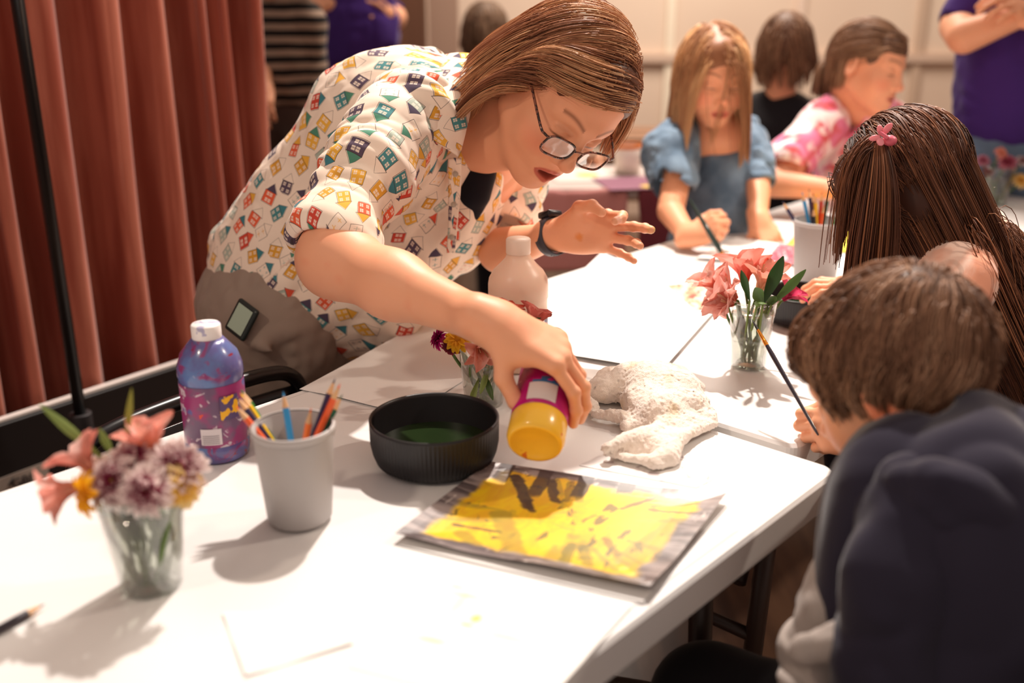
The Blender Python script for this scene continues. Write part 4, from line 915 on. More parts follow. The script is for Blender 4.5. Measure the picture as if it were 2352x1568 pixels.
patch(BOT0, Rr + .0006, ca - .40, ca + .62, .042, .070, 'text_panel', srgb(224, 214, 210), t, Fb); patch(BOT0, Rr + .0009, ca - .3, ca + .62, .070, .0735, 'blue_band', srgb(40, 110, 160), t, Fb); patch(BOT0, Rr + .0009, ca + .0, ca + .5, .0735, .080, 'blue_motif', material('blue_motif', rough=.4, fn=lambda: cmix(smooth(noise(objco(), 90, 2), .5, .52), srgb(200, 30, 120), srgb(50, 100, 150))), t, Fb)
for i in range(4): patch(BOT0, Rr + .0008, ca - .7, ca + .3, .096 + i * .005, .0968 + i * .005, 'print_line', srgb(226, 130, 150), t, Fb)
MB().lathe([(.0150, .160), (.0185, .161), (.019, .176), (.0175, .186), (.0135, .192), (.0005, .194)], BOT0, 40, Fb).build('cap', material('pale_cap', rough=.35, fn=lambda: cmix(smooth(noise(objco(), 70, 2), .64, .66), srgb(246, 200, 180), srgb(190, 30, 30))), t)

# ------------------------------------------------------------------ towel
def towel():
    S = Sdf(); g = lambda x, y, z: T(x, y, TZ + z)
    S.path([g(1390, 900, .016), g(1450, 880, .024), g(1500, 885, .030), g(1550, 905, .026), g(1590, 930, .016)], [.026, .036, .040, .038, .024], .03)
    S.path([g(1470, 930, .016), g(1520, 950, .020), g(1570, 940, .018)], [.030, .034, .028], .03)
    S.path([g(1350, 925, .012), g(1375, 950, .012), g(1425, 958, .012)], [.013, .013, .014], .012)
    S.path([g(1352, 900, .014), g(1400, 870, .018), g(1480, 856, .018), g(1560, 862, .016), g(1600, 890, .012)], [.014, .018, .02, .018, .014], .014)
    S.ell(g(1400, 925, .024), (.024, .010, .014), frame((0, 0, 1), (1, .2, 0)), .010, 's')
    S.path([g(1392, 1028, .020), g(1450, 1006, .022), g(1510, 985, .020), g(1570, 968, .018), g(1632, 955, .014)], [.009, .011, .012, .012, .011], .010)
    S.path([g(1392, 1046, .006), g(1450, 1056, .007), g(1500, 1063, .008), g(1530, 1050, .010), g(1548, 1015, .012), g(1590, 990, .012), g(1636, 972, .010)], [.007, .009, .013, .015, .013, .012, .011], .012)
    S.path([g(1420, 1018, .004), g(1500, 1010, .006), g(1540, 985, .008), g(1600, 960, .008)], [.008, .010, .016, .014], .014)
    S.path([g(1440, 985, .006), g(1500, 970, .010), g(1580, 950, .010)], [.014, .02, .02], .02)
    S.path([g(1415, 1040, .004), g(1500, 1030, .006), g(1570, 985, .008)], [.008, .018, .018], .014)
    pl = TZ + .0035
    S.ops.append((lambda p: (pl - p[:, 2]), np.full(3, -9.), np.full(3, 9.), .004, 'i'))
    S.ops[-1] = (lambda p: -(pl - p[:, 2]), np.full(3, -9.), np.full(3, 9.), .004, 's')
    S.disp.append(folds(31, .003, 20)); S.disp.append(folds(32, .0006, 50)); S.disp.append(lambda p: .0012 * vnoise(p * 420, 3) + .0008 * vnoise(p * 160, 4))
    V, F = S.mesh(.0016)
    n = np.clip(vnoise(V * 45, 6) * 1.6 - .7, 0, 1)[:, None]; n2 = np.clip(vnoise(V * 90, 9) * 4 - 3.0, 0, 1)[:, None]
    C = np.array(srgb(252, 240, 228)) * np.ones((len(V), 1)); C = C * (1 - n * .5) + np.array(srgb(214, 178, 96)) * n * .5; C = C * (1 - n2 * .7) + np.array(srgb(96, 84, 76)) * n2 * .7
    o = mk('terry_towel', V, F, material('terry_cloth', fn=vc, rough=.95, sheen=.5, bump=lambda: noise(objco(), 900, 3), bstr=.8, bdist=.002), cols=C)
    tag(o, 'crumpled cream terry towel with yellow paint stains beside the bottle', 'towel')
towel()
# brushes ------------------------------------------------------------
def brush(tip, end, label, hcol, r=.0030, sc=1.0):
    tip, end = np.asarray(tip, float), np.asarray(end, float); ax = nrm(end - tip); L = np.linalg.norm(end - tip); Fm = frame(ax)
    t = thing('paintbrush', end, label, 'paintbrush')
    MB().lathe([(.0002, 0), (.0012 * sc, .006), (.0019 * sc, .014), (.0018 * sc, .022)], tip, 10, Fm).build('bristles', material('dark_bristles', srgb(30, 24, 24), .6), t)
    MB().lathe([(.0019 * sc, .020), (.0026 * sc, .034), (.0026 * sc, .040), (.0031 * sc, .041), (.0027 * sc, .043), (.0031 * sc, .045), (.0028 * sc, .049)], tip, 14, Fm).build('ferrule', material('brass_ferrule', srgb(222, 140, 46), .25, metal=.8), t)
    MB().lathe([(.0027 * sc, .048), (r * 1.15 * sc, .065), (r * sc, .11), (.0020 * sc, L - .01), (.0012, L - .001), (.0001, L)], tip, 14, Fm).build('handle', material('brush_handle', hcol, .3, coat=.4), t)
HB = P(1872, 985, 1.33)
brush(P(1727, 733, 1.44), P(1880, 1000, 1.325), 'thin dark paintbrush with a brass ferrule in the hand of the boy', srgb(34, 24, 40))
brush(P(1682, 622, 2.28), P(1583, 456, 2.30), 'dark green paintbrush held by the fair haired girl in denim', srgb(20, 46, 40), .0042, 1.5)
pe = T(104, 1386, TZ + .005); pencil(T(-60, 1475, TZ + .005), pe, srgb(60, 54, 62), 'grey pencil lying flat at the left edge of the table', lead=srgb(60, 54, 62))

# ------------------------------------------------------------------ back of the hall
tc = thing('side_table', P(1380, 420, 3.25) * [1, 1, 0], 'small table behind the woman draped in pink with painted papers on top', 'table')
c = T(1400, 415, .72); MB().box((c[0], c[1], .72), (.62, .46, .03)).build('tabletop', material('tabletop_grey', srgb(205, 190, 184), .6), tc, False, .004)
for sx in (-1, 1):
    for sy in (-1, 1): MB().tube([(c[0] + sx * .27, c[1] + sy * .19, .71), (c[0] + sx * .29, c[1] + sy * .21, 0)], .014, 10).build('leg', m_black, tc)
def cloth_box(c, sz, name, col, label, seed):
    S = Sdf(); c = np.asarray(c, float); h = np.array(sz) / 2 - .012
    S._a(lambda p: (lambda q: np.linalg.norm(np.maximum(q, 0), axis=1) + np.minimum(q.max(1), 0) - .012)(np.abs(p - c) - h), c - h - .02, c + h + .02, .01, 'u'); S.disp.append(folds(seed, .008, 11, (1, 1, 3)))
    V, F = S.mesh(.008); o = mk(name, V, F, material(name + '_m', col, .85)); tag(o, label, 'cloth'); return o
cloth_box(c + [-.13, -.24, -.12], (.34, .03, .27), 'table_cloth', srgb(206, 140, 136), 'dusty pink cloth hanging from the front of the small back table', 5)
cloth_box(c + [.20, -.24, -.12], (.26, .03, .27), 'table_cloth', srgb(120, 52, 62), 'wine red cloth hanging from the back table beside the pink one', 6)
def hpaper(px, py, w, d, col, label, name='paper_sheet', cat='paper', z=.737, a=.2, fn=None):
    q = T(px, py, z); Rl = np.stack([[math.cos(a), math.sin(a), 0], [-math.sin(a), math.cos(a), 0], [0, 0, 1]], 1)
    o = MB().box(q, (w, d, .001), Rl).build(name, material('sheet_tone_' + name, col, .7, fn=fn), None, False); tag(o, label, cat)
hpaper(1335, 402, .22, .24, None, 'white painting with a yellow spot on the back table', 'painting', 'painting', fn=lambda: cmix(smooth(M('SQRT', M('POWER', sep(objco())[0] - .02, 2.) + M('POWER', sep(objco())[1], 2.)), .045, .035), srgb(232, 224, 218), srgb(240, 205, 90)))
hpaper(1448, 420, .20, .22, None, 'plum coloured painting with a yellow corner on the back table', 'painting', 'painting', .739, fn=lambda: cmix(smooth(M('SQRT', M('POWER', sep(objco())[0] - .05, 2.) + M('POWER', sep(objco())[1] + .06, 2.)), .03, .02), srgb(150, 96, 120), srgb(236, 200, 80)))
q = T(1440, 395, .74); t = thing('paint_tub', q, 'white paint tub with an orange rim on the back table', 'tub')
MB().lathe([(.001, 0), (.042, 0), (.048, .09), (.045, .09), (.040, .006), (.001, .006)], q, 40).build('tub_body', material('white_tub', srgb(240, 228, 218), .5), t)
MB().lathe([(.0455, .082), (.0495, .084), (.0495, .097), (.044, .097)], q, 40).build('rim', material('orange_rim', srgb(226, 130, 60), .5), t)
bq = P(1340, 330, 4.6); t = thing('wooden_bench', (bq[0], bq[1], 0), 'long brown wooden bench against the back wall', 'bench')
m_bench = material('bench_wood', rough=.5, fn=lambda: cmix(noise(comb(sep(objco())[0], sep(objco())[1] * 9, sep(objco())[2] * 9), 3, 4), srgb(160, 118, 88), srgb(120, 84, 62)))
for i in range(3): MB().box((bq[0], bq[1] - .12 + .16 * i, .70), (1.05, .12, .035)).build('seat_plank', m_bench, t, False, .004)
MB().box((bq[0], bq[1] - .17, .54), (1.0, .03, .20)).build('apron', m_bench, t, False, .003)
for sx in (-1, 1):
    for sy in (-1, 1): MB().box((bq[0] + sx * .45, bq[1] + sy * .13, .32), (.06, .06, .64)).build('leg', m_bench, t, False, .003)
# ------------------------------------------------------------------ people
SK = srgb(234, 168, 132); SK2 = srgb(232, 172, 140)
m_skin = material('skin', fn=vc, rough=.48, sss=.12, spec=.35, bump=lambda: noise(objco(), 260, 3), bstr=.06, bdist=.002)
def hairmat(name): return material(name, fn=vc, rough=.46, spec=.30)
m_hair = hairmat('hair_strands')
def cloth(name, col=None, fn=None, rough=.85, sheen=.2, wv=1500, bs=.15):
    return material(name, col or (.5, .5, .5), rough, fn=fn, sheen=sheen, spec=.2, bump=lambda: noise(objco(), wv, 2), bstr=bs, bdist=.001)
def person(loc, label, group=None):
    return thing('person', (loc[0], loc[1], 0), label, 'person', group)
def house_print():
    p = attr('pat'); x, y, _ = sep(p); c = .043
    gy = y / c; row = M('FLOOR', gy); sh = M('MULTIPLY', M('FRACT', row * .5), 1.0); gx = x / (c * .92) + sh + white(comb(row, 3.0))[0]
    col = M('FLOOR', gx); r1, r2, r3 = white(comb(col, row, 1.0)); r4, r5, r6 = white(comb(col, row, 5.0))
    u = (M('FRACT', gx) - .5) + (r5 - .5) * .16; v = (M('FRACT', gy) - .5) + (r6 - .5) * .16; a = (r1 - .5) * 1.3
    ca, sa = M('COSINE', a), M('SINE', a); X = u * ca - v * sa; Y = u * sa + v * ca
    w = r4 * .09 + .235; hb = -.40; ht = .10
    body = mxx(ab(X) - w, ab(Y - (ht + hb) / 2) - (ht - hb) / 2)          # signed-ish distance
    X2 = X + (r2 - .5) * .12; roof = mxx(ht - Y, (ab(X2) * 1.15 + Y) - (ht + .34))
    wx = M('FRACT', (X + w) / (w * 2) * M('ADD', M('GREATER_THAN', r3, .45), 1.0)); wy = M('FRACT', (Y - hb) / (ht - hb) * 2.0)
    win = (ab(wx - .5) < .25) * (ab(wy - .5) < .28) * (body < -.03)
    cross = mxx(ab(wx - .5) < .035, ab(wy - .5) < .04) * win
    pal = [(0, srgb(232, 100, 66)), (.17, srgb(238, 180, 72)), (.34, srgb(92, 76, 94)), (.50, srgb(78, 138, 142)), (.64, srgb(176, 186, 172)), (.76, srgb(222, 160, 60)), (.87, srgb(206, 74, 58))]
    pal2 = [(0, srgb(84, 72, 92)), (.2, srgb(226, 92, 66)), (.4, srgb(84, 140, 116)), (.6, srgb(70, 130, 140)), (.8, srgb(236, 176, 70))]
    cream = srgb(246, 226, 208); ink = srgb(72, 58, 60)
    fillb = (body < 0.0) * (1.0 - (r5 > .80)); fillr = (roof < 0.0) * (1.0 - (r6 > .7))
    c0 = cmix(fillb, cream, ramp(r2, pal, 'CONSTANT')); c0 = cmix(win * .85, c0, cream); c0 = cmix(cross * .8, c0, ramp(r2, pal, 'CONSTANT'))
    c0 = cmix(fillr, c0, ramp(r3, pal2, 'CONSTANT'))
    # hand drawn ink outline, slightly off register
    b2 = mxx(ab(X - .012) - w - .012, ab(Y - (ht + hb) / 2 + .012) - (ht - hb) / 2 - .01); rf2 = mxx(ht - Y, (ab(X2 - .012) * 1.15 + Y) - (ht + .365))
    line = mxx(ab(b2) < .010, (ab(rf2) < .011)); return cmix(line * .85, c0, ink)
m_print = material('house_print_cotton', rough=.8, fn=house_print, sheen=.15, spec=.2, bump=lambda: noise(objco(), 1200, 2), bstr=.12, bdist=.001)
def cyl(V, a, b, ref, rad):
    ax = nrm(np.asarray(b, float) - a); x = nrm(ref - ax * (np.asarray(ref, float) @ ax)); y = np.cross(ax, x); q = V - a
    return np.stack([np.arctan2(q @ y, q @ x) * rad, q @ ax, q[:, 0] * 0], 1)
def cmb(h): return [(h.w(0, .056, .056), np.array([.054, .036, .047]) * h.s, h.R), (h.w(0, -.012, .03), np.array([.076, .096, .088]) * h.s * 1.03, h.R), (h.w(0, .035, -.03), np.array([.062, .058, .084]) * h.s, h.R), (h.w(0, -.03, -.10), np.array([.055, .055, .1]) * h.s, h.R)]

def woman():
    t = person(P(640, 760, 1.85), 'woman in a cream shirt printed with little houses, leaning over the table')
    F = c2w(.228, -.851, .466); U = c2w(.617, .498, .608); h = Head([0, 0, 0], F, U, 1.05); h.c = P(1330, 305, 1.50) - h.R @ np.array([0, .088, .005])
    # ---- skin
    S = Sdf(); head_sdf(S, h, mouth=.9)
    S.rc(h.w(0, -.030, -.06), P(1085, 262, 1.70), .054, .060, .03); S.rc(h.w(0, .03, -.09), P(1110, 330, 1.66), .035, .05, .03)
    S.rc(P(1085, 265, 1.70), P(1080, 380, 1.78), .06, .09, .04)
    V1, F1 = S.mesh(.0018); C1 = head_cols(h, V1, SK, srgb(190, 84, 70), srgb(130, 80, 56), srgb(222, 120, 92), .9)
    Hr = hand_sdf(P(1143, 746, 1.240), c2w(.80, -.36, .10), c2w(.28, .74, .58), 'L', .98, curl=((.62, .50, .30), (.62, .55, .35), (.70, .60, .35), (.85, .65, .35)), spread=(.05, .0, -.02, -.06), thumb=((.50, .42, -.75), (.15, .75, -.65), (-.05, .80, -.60)), fat=.96, wr=.024)
    Hr.rc(P(775, 600, 1.415), P(905, 655, 1.35), .050, .042, .03); Hr.rc(P(905, 655, 1.35), P(1122, 742, 1.255), .042, .0255, .03); Hr.rc(P(830, 420, 1.50), P(770, 590, 1.42), .05, .047, .04)
    V2, F2 = Hr.mesh(.0016); C2 = np.tile(np.array(SK), (len(V2), 1)); nail_cols(V2, C2, Hr.tips, srgb(240, 190, 170))
    q = np.clip(vnoise(V2 * 60, 3) - .3, 0, 1)[:, None] * .25; C2 = C2 * (1 - q) + np.array(srgb(226, 120, 90)) * q
    Hl = hand_sdf(P(1290, 536, 1.66), c2w(.96, .02, .26), c2w(.12, .30, -.95), 'L', .90, curl=((.75, .75, .5), (.35, .35, .25), (.45, .40, .3), (.25, .30, .3)), spread=(.10, .0, -.10, -.34), thumb=((.72, .6, -.45), (.15, .80, -.6), (-.35, .7, -.65)), wr=.0225)
    Hl.rc(P(1150, 575, 1.80), P(1258, 545, 1.689), .042, .0235, .03)
    V3, F3 = Hl.mesh(.0017); C3 = np.tile(np.array(SK) * .97, (len(V3), 1)); nail_cols(V3, C3, Hl.tips, srgb(240, 190, 170))
    for cpt, cc_, rr_ in ((P(1330, 545, 1.63), srgb(222, 130, 40), .006), (Hl.tips[1][0], srgb(190, 186, 70), .010)):
        w_ = np.clip(1.4 - np.linalg.norm(V3 - cpt, axis=1) / rr_ + .5 * vnoise(V3 * 300, 2), 0, 1)[:, None] * .7; C3 = C3 * (1 - w_) + np.array(cc_) * w_
    core = Sdf(); core.rc(P(1060, 350, 1.76), P(760, 480, 1.82), .10, .10, .03); core.rc(P(760, 480, 1.82), P(660, 700, 1.86), .10, .11, .03); core.rc(P(960, 300, 1.62), P(1160, 420, 1.84), .05, .05, .03)
    V4, F4 = core.mesh(.008)
    V, Fq, C = join([(V1, F1, C1), (V2, F2, C2), (V3, F3, C3), (V4, F4, np.array(SK))]); mk('body', V, Fq, m_skin, t, cols=C)
    # ---- shirt
    B = Sdf(); k = .07
    B.ell(P(925, 335, 1.76), (.165, .175, .135), frame(c2w(-.55, .15, .8), P(1040, 260, 1.7) - P(700, 520, 1.84)), k)
    B.rc(P(1010, 268, 1.70), P(1095, 300, 1.78), .088, .085, k); B.rc(P(895, 335, 1.76), P(745, 510, 1.84), .150, .134, k); B.rc(P(745, 510, 1.84), P(672, 625, 1.88), .134, .132, k)
    B.rc(P(655, 630, 1.88), P(730, 735, 1.86), .130, .06, k); B.rc(P(730, 650, 1.84), P(880, 690, 1.82), .13, .075, k); B.rc(P(900, 560, 1.82), P(1010, 520, 1.84), .14, .11, k)
    B.rc(P(1030, 410, 1.80), P(1120, 430, 1.88), .12, .08, k); B.rc(P(700, 760, 1.86), P(870, 770, 1.84), .045, .032, .05); B.rc(P(960, 300, 1.60), P(930, 330, 1.60), .085, .085, .06)
    B.rc(P(520, 560, 1.90), P(560, 640, 1.90), .03, .05, .05)
    V_ = [P(1075, 372, 1.60), P(1085, 470, 1.66)]
    B.path([P(1075, 372, 1.58), P(1082, 440, 1.62), P(1070, 500, 1.66)], [.030, .022, .006], .012, 's'); B.path([P(1075, 260, 1.58), P(1080, 330, 1.58)], [.040, .045], .02, 's')
    tor = nrm(P(1040, 260, 1.7) - P(700, 620, 1.86)); RT = frame(tor, c2w(0, 0, 1))
    B.disp.append(folds(41, .013, 8, (1, 1, 2.4), RT)); B.disp.append(folds(45, .004, 18, (1, 1, 2.6), RT)); B.disp.append(folds(46, .0014, 44, (1, 1, 1.3), RT))
    for a_ in (([1000, 500, 1.70], [1020, 330, 1.60], [960, 240, 1.60]), ([880, 200, 1.66], [950, 215, 1.60], [1010, 265, 1.58]), ([560, 640, 1.80], [630, 700, 1.78], [700, 750, 1.80]), ([600, 560, 1.74], [650, 640, 1.72], [690, 700, 1.76])):
        pts_ = spline([P(*q_) for q_ in a_], 4); B.path(list(pts_), .010, .016)
    V, Fq = B.mesh(.0032); V = relax(V, Fq, 1); sh = mk('shirt', V, Fq, m_print, t, pat=cyl(V, P(700, 620, 1.86), P(1040, 260, 1.7), c2w(0, 0, -1), .16))
    # near sleeve, pushed up above the elbow with a rolled cuff
    def sleeve(pts, rs, cuffc, cuffn, cr, seed, inner, name='sleeve'):
        Z = Sdf(); Z.path([P(*q_) for q_ in pts], rs, .03); Z.disp = []
        Z.torus(cuffc, cuffn, cr * 1.03, .015, .012, sq=(1, .82)); Z.torus(np.asarray(cuffc) - nrm(cuffn) * .022, cuffn, cr * 1.01, .013, .012, sq=(1, .84))
        Z.rc(inner[0], inner[1], inner[2], inner[3], .008, 's')
        a, b = P(*pts[0]), P(*pts[-1]); ax = nrm(b - a); FR = frame(ax); Z.disp.append(folds(seed, .012, 16, (2.8, 2.8, 1), FR)); Z.disp.append(folds(seed + 5, .003, 38, (1.8, 1.8, 1), FR))
        V, Fq = Z.mesh(.0026); V = relax(V, Fq, 1); return mk(name, V, Fq, m_print, sh, pat=cyl(V, a, b, c2w(-1, 0, -.4), .072))
    cn = nrm(P(762, 560, 1.425) - P(840, 400, 1.50)); cc_ = P(770, 562, 1.430)
    sleeve([(945, 270, 1.615), (900, 320, 1.56), (835, 420, 1.50), (778, 540, 1.435)], [.088, .086, .080, .062], cc_, cn, .057, 51, (cc_ - cn * .004, cc_ + cn * .05, .050, .060))
    cn = nrm(P(1128, 580, 1.80) - P(1160, 430, 1.86)); cc2 = P(1140, 575, 1.80)
    sleeve([(1150, 420, 1.87), (1165, 480, 1.85), (1140, 560, 1.81)], [.085, .075, .058], cc2, cn, .050, 57, (cc2 - cn * .02, cc2 + cn * .05, .044, .052))
    # collar and button band
    def flap(name, inner, outer, mat, parent, pr=None, n=14, m=6, th=.003, bulge=.006, patr=(0, 0)):
        a = spline(inner, n); b = spline(outer, n); V = []; nn = len(a); cen = (a + b) / 2
        for j in range(m + 1):
            s = j / m; q = a * (1 - s) + b * s + c2w(-.2, .5, .6) * bulge * math.sin(math.pi * s); V.append(q)
        V = np.array(V).reshape(-1, 3); F_ = [(j * nn + i, j * nn + i + 1, (j + 1) * nn + i + 1, (j + 1) * nn + i) for j in range(m) for i in range(nn - 1)]
        L = np.concatenate([[0], np.cumsum(np.linalg.norm(np.diff(a, axis=0), axis=1))]); pat = np.array([(L[i] + patr[0], j * .011 + patr[1], 0) for j in range(m + 1) for i in range(nn)])
        o = mk(name, V, F_, mat, parent, pat=pat); s_ = o.modifiers.new('thickness', 'SOLIDIFY'); s_.thickness = th; s_.offset = 0; return o
    flap('collar', [P(1092, 126, 1.70), P(1090, 180, 1.622), P(1084, 240, 1.575), P(1070, 300, 1.560), P(1058, 345, 1.572)], [P(1012, 130, 1.70), P(1004, 190, 1.60), P(990, 250, 1.545), P(985, 310, 1.53), P(1052, 358, 1.555)], m_print, sh)
    flap('button_band', [P(1060, 365, 1.585), P(1058, 430, 1.625), P(1052, 500, 1.655), P(1045, 580, 1.70)], [P(1030, 365, 1.58), P(1030, 430, 1.615), P(1030, 500, 1.65), P(1026, 580, 1.695)], m_print, sh, bulge=.002, patr=(.6, .3))
    for (x_, y_, d_) in ((1046, 400, 1.596), (1042, 470, 1.630), (1038, 545, 1.672)): MB().lathe([(.0001, .002), (.0045, .0018), (.005, 0), (.0001, -.001)], P(x_, y_, d_), 16, frame(c2w(.1, .2, 1))).build('button', material('shirt_button', srgb(196, 186, 172), .3), sh)
    U_ = Sdf(); U_.path([P(1092, 395, 1.69), P(1080, 440, 1.70), P(1066, 520, 1.73)], [.036, .036, .02], .03); V, Fq = U_.mesh(.004); mk('black_undershirt', V, Fq, cloth('black_knit', srgb(24, 22, 30)), t)
    # ---- trousers and shoes
    Tt = Sdf(); k = .06; f0 = P(640, 740, 1.88)
    hipn, hipf = P(640, 740, 1.82), P(700, 740, 1.98)
    Tt.ell(P(650, 700, 1.89), (.165, .15, .14), None, k)
    for q_, fx in ((hipn, -.02), (hipf, .06)):
        kn = np.array([q_[0] + fx + .02, q_[1] + .01, .45]); an = np.array([q_[0] + fx, q_[1] + .03, .09]); Tt.path([q_, kn, an], [.125, .085, .07], .04)
    Tt.disp.append(folds(61, .006, 14, (1, 1, 1.6))); Tt.disp.append(folds(62, .003, 34))
    Tt.path([P(545, 770, 1.73), P(590, 790, 1.70), P(650, 820, 1.69)], .006, .01)
    V, Fq = Tt.mesh(.0055); tr = mk('trousers', V, Fq, cloth('grey_cotton', srgb(150, 132, 120)), t)
    Sh = Sdf()
    for q_, fx in ((hipn, -.02), (hipf, .06)): Sh.rc([q_[0] + fx, q_[1] + .03, .05], [q_[0] + fx + .14, q_[1] - .05, .035], .045, .035, .03)
    V, Fq = Sh.mesh(.006); mk('shoes', V, Fq, m_blackmatt, t)
    # phone peeking out of the pocket
    pc, px_ = P(556, 734, 1.690), nrm(c2w(.5, .85, .1)); Fp = frame(c2w(-.45, .1, .9), c2w(.8, -.45, 0))
    ph = MB().box(pc, (.050, .060, .010), Fp).build('phone', material('phone_case', srgb(30, 38, 36), .4), t, False, .006)
    MB().box(pc + Fp[:, 2] * .0052, (.036, .046, .0012), Fp).build('phone_panel', material('phone_panel', srgb(168, 186, 168), .3), ph, False, .001)
    # ---- watch on the far wrist
    wn = nrm(P(1288, 538, 1.66) - P(1150, 575, 1.80)); wc = P(1270, 542, 1.672); Fw = frame(wn, c2w(0, 1, 0)); th = np.linspace(0, 2 * math.pi, 41)[:-1]
    V = []; n_ = len(th)
    for (rr_, z_) in ((.0300, -.010), (.0325, -.0095), (.0330, 0), (.0325, .0095), (.0300, .010)):
        for a in th: V.append(wc + Fw @ np.array([rr_ * math.cos(a) * 1.02, rr_ * math.sin(a) * 1.0, z_]))
    F_ = [(j * n_ + i, j * n_ + (i + 1) % n_, ((j + 1) % 5) * n_ + (i + 1) % n_, ((j + 1) % 5) * n_ + i) for j in range(5) for i in range(n_)]
    wt = mk('wrist_watch', V, F_, material('watch_rubber', srgb(52, 54, 66), .5), t)
    b = MB()
    for i in range(9): a = math.pi * .95 + i * .16; b.lathe([(.0001, .0004), (.0016, .0003), (.0016, 0)], wc + Fw @ np.array([.0337 * math.cos(a), .0335 * math.sin(a), 0]), 8, frame(Fw @ np.array([math.cos(a), math.sin(a), 0])))
    b.build('strap_holes', material('strap_hole', srgb(16, 16, 20), .6), wt)
    MB().box(wc + Fw @ np.array([.0355, .004, 0]), (.012, .030, .032), Fw).build('watch_case', material('watch_case', srgb(30, 30, 38), .25), wt, True, .004)
    # ---- glasses, slid down the nose
    mt = material('tortoise_frame', rough=.2, coat=.5, fn=lambda: cmix(smooth(noise(objco(), 120, 3, dist=1), .45, .55), srgb(40, 26, 26), srgb(128, 76, 60)))
    tl = .22; gy, gz = .112, -.013
    def gl(x, z, y=0): return h.w(x, gy + y - .35 * abs(x) * abs(x) * 8 * .5, gz + z + y * 0)
    g = thing('glasses', h.w(0, gy, gz), 'dark tortoiseshell glasses worn low on the nose of the leaning woman', 'glasses')
    gb = MB(); th = np.linspace(0, 2 * math.pi, 49)[:-1]
    for sx in (-1, 1):
        sg = lambda v, e: np.sign(v) * np.abs(v) ** e
        ring = [gl(sx * .0340 + .0255 * sg(math.cos(a), .62), .0165 * sg(math.sin(a), .62) * (1 + .10 * sx * math.cos(a)), 0) for a in th]
        MB().tube(ring, .0019, 8, closed=True).build('rim', mt, g)
        lens = MB(); lens.add(np.array(ring + [np.mean(ring, 0)]), [(i, (i + 1) % 48, 48) for i in range(48)]); lens.build('lens', glassy('lens_glass', (.97, .96, .95), .03, .35), g)
        MB().tube(spline([gl(sx * .057, .009), gl(sx * .0665, .010, -.002), h.w(sx * .073, gy - .020, gz + .012), h.w(sx * .079, .02, gz + .024), h.w(sx * .080, -.012, gz + .026), h.w(sx * .079, -.03, gz + .006)], 6), .0021, 8).build('temple', mt, g)
    MB().tube(spline([gl(-.010, .004), gl(-.004, .008, .002), gl(.004, .008, .002), gl(.010, .004)], 5), .0015, 8).build('bridge', mt, g)
    # ---- hair: side parted bob
    cols = [srgb(104, 64, 46), srgb(146, 94, 68), srgb(174, 118, 86), srgb(204, 150, 108), srgb(228, 184, 142)]
    px0 = -.040
    rt = scalp(h, 6500, lambda q: (q[:, 2] > .055 - 1.15 * np.clip(.075 - q[:, 1], 0, .09)) & (q[:, 2] > -.050) & ~((q[:, 1] > .045) & (q[:, 2] < .064)), 3)
    W = rt @ h.R.T * h.s + h.c; R5 = R_(5); fr = np.clip((rt[:, 1] - .0) / .05, 0, 1); right = rt[:, 0] > px0
    sd = np.where(right, 1., -1.); dl = np.stack([sd * (.7 + .5 * fr), -.15 + .45 * fr, -.45 + .35 * fr], 1)
    L = np.where(right, np.clip((rt[:, 2] + .048) * 1.18 + .045 + .085 * fr, .06, .25), np.clip((rt[:, 2] + .03) * 1.0 + .03, .04, .12)); L = L + .028 * right * np.clip(rt[:, 0] / .06, 0, 1) * np.clip(1.6 - np.abs(rt[:, 1]) / .035, 0, 1); L = L * (.90 + .14 * R5.rand(len(rt)))
    def flow(p, tt):
        q = h.loc(p); f = np.zeros_like(q); g_ = np.clip((q[:, 1] - .01) / .05, 0, 1); sx_ = np.clip((q[:, 0] - .02) / .045, 0, 1); r_ = right
        f[:, 0] = np.where(r_, .75 * g_ * (1 - sx_) - .12 * sx_ * (tt > .5), -.2); f[:, 2] = np.where(r_, -.12 - .50 * np.maximum(1 - g_, sx_ * .75), -.6); f[:, 1] = np.where(r_, -.05 - .75 * sx_ * g_ - .12, .0)
        lo_ = (q[:, 1] > .04) & (q[:, 2] < .055) & r_ & (np.abs(q[:, 0]) < .055); f[lo_, 2] += .30; return f @ h.R.T * .6
    A, near = strands(W, dl @ h.R.T, L, cmb(h)[:3] + [(h.w(0, -.005, -.02), np.array([.080, .080, .10]) * 1.05, h.R)], 16, (0, 0, -1), .03, 1.0, flow, .11, 5, .45, 120, .004, .013)
    A = upsample(A, 2); V, Fq, C = strand_mesh(A, .00062, near, cols, 4, .45)
    Cp = cap_sdf(h, [((0, .130, -.012), (.100, .098, .092)), ((.082, .035, -.012), (.036, .050, .062)), ((0, .02, -.12), (.12, .12, .06))], .010); V2, F2 = Cp.mesh(.003)
    V, Fq, C = join([(V, Fq, C), (V2, F2, np.array(srgb(92, 56, 42)))]); mk('hair', V, Fq, m_hair, t, cols=C)
woman()

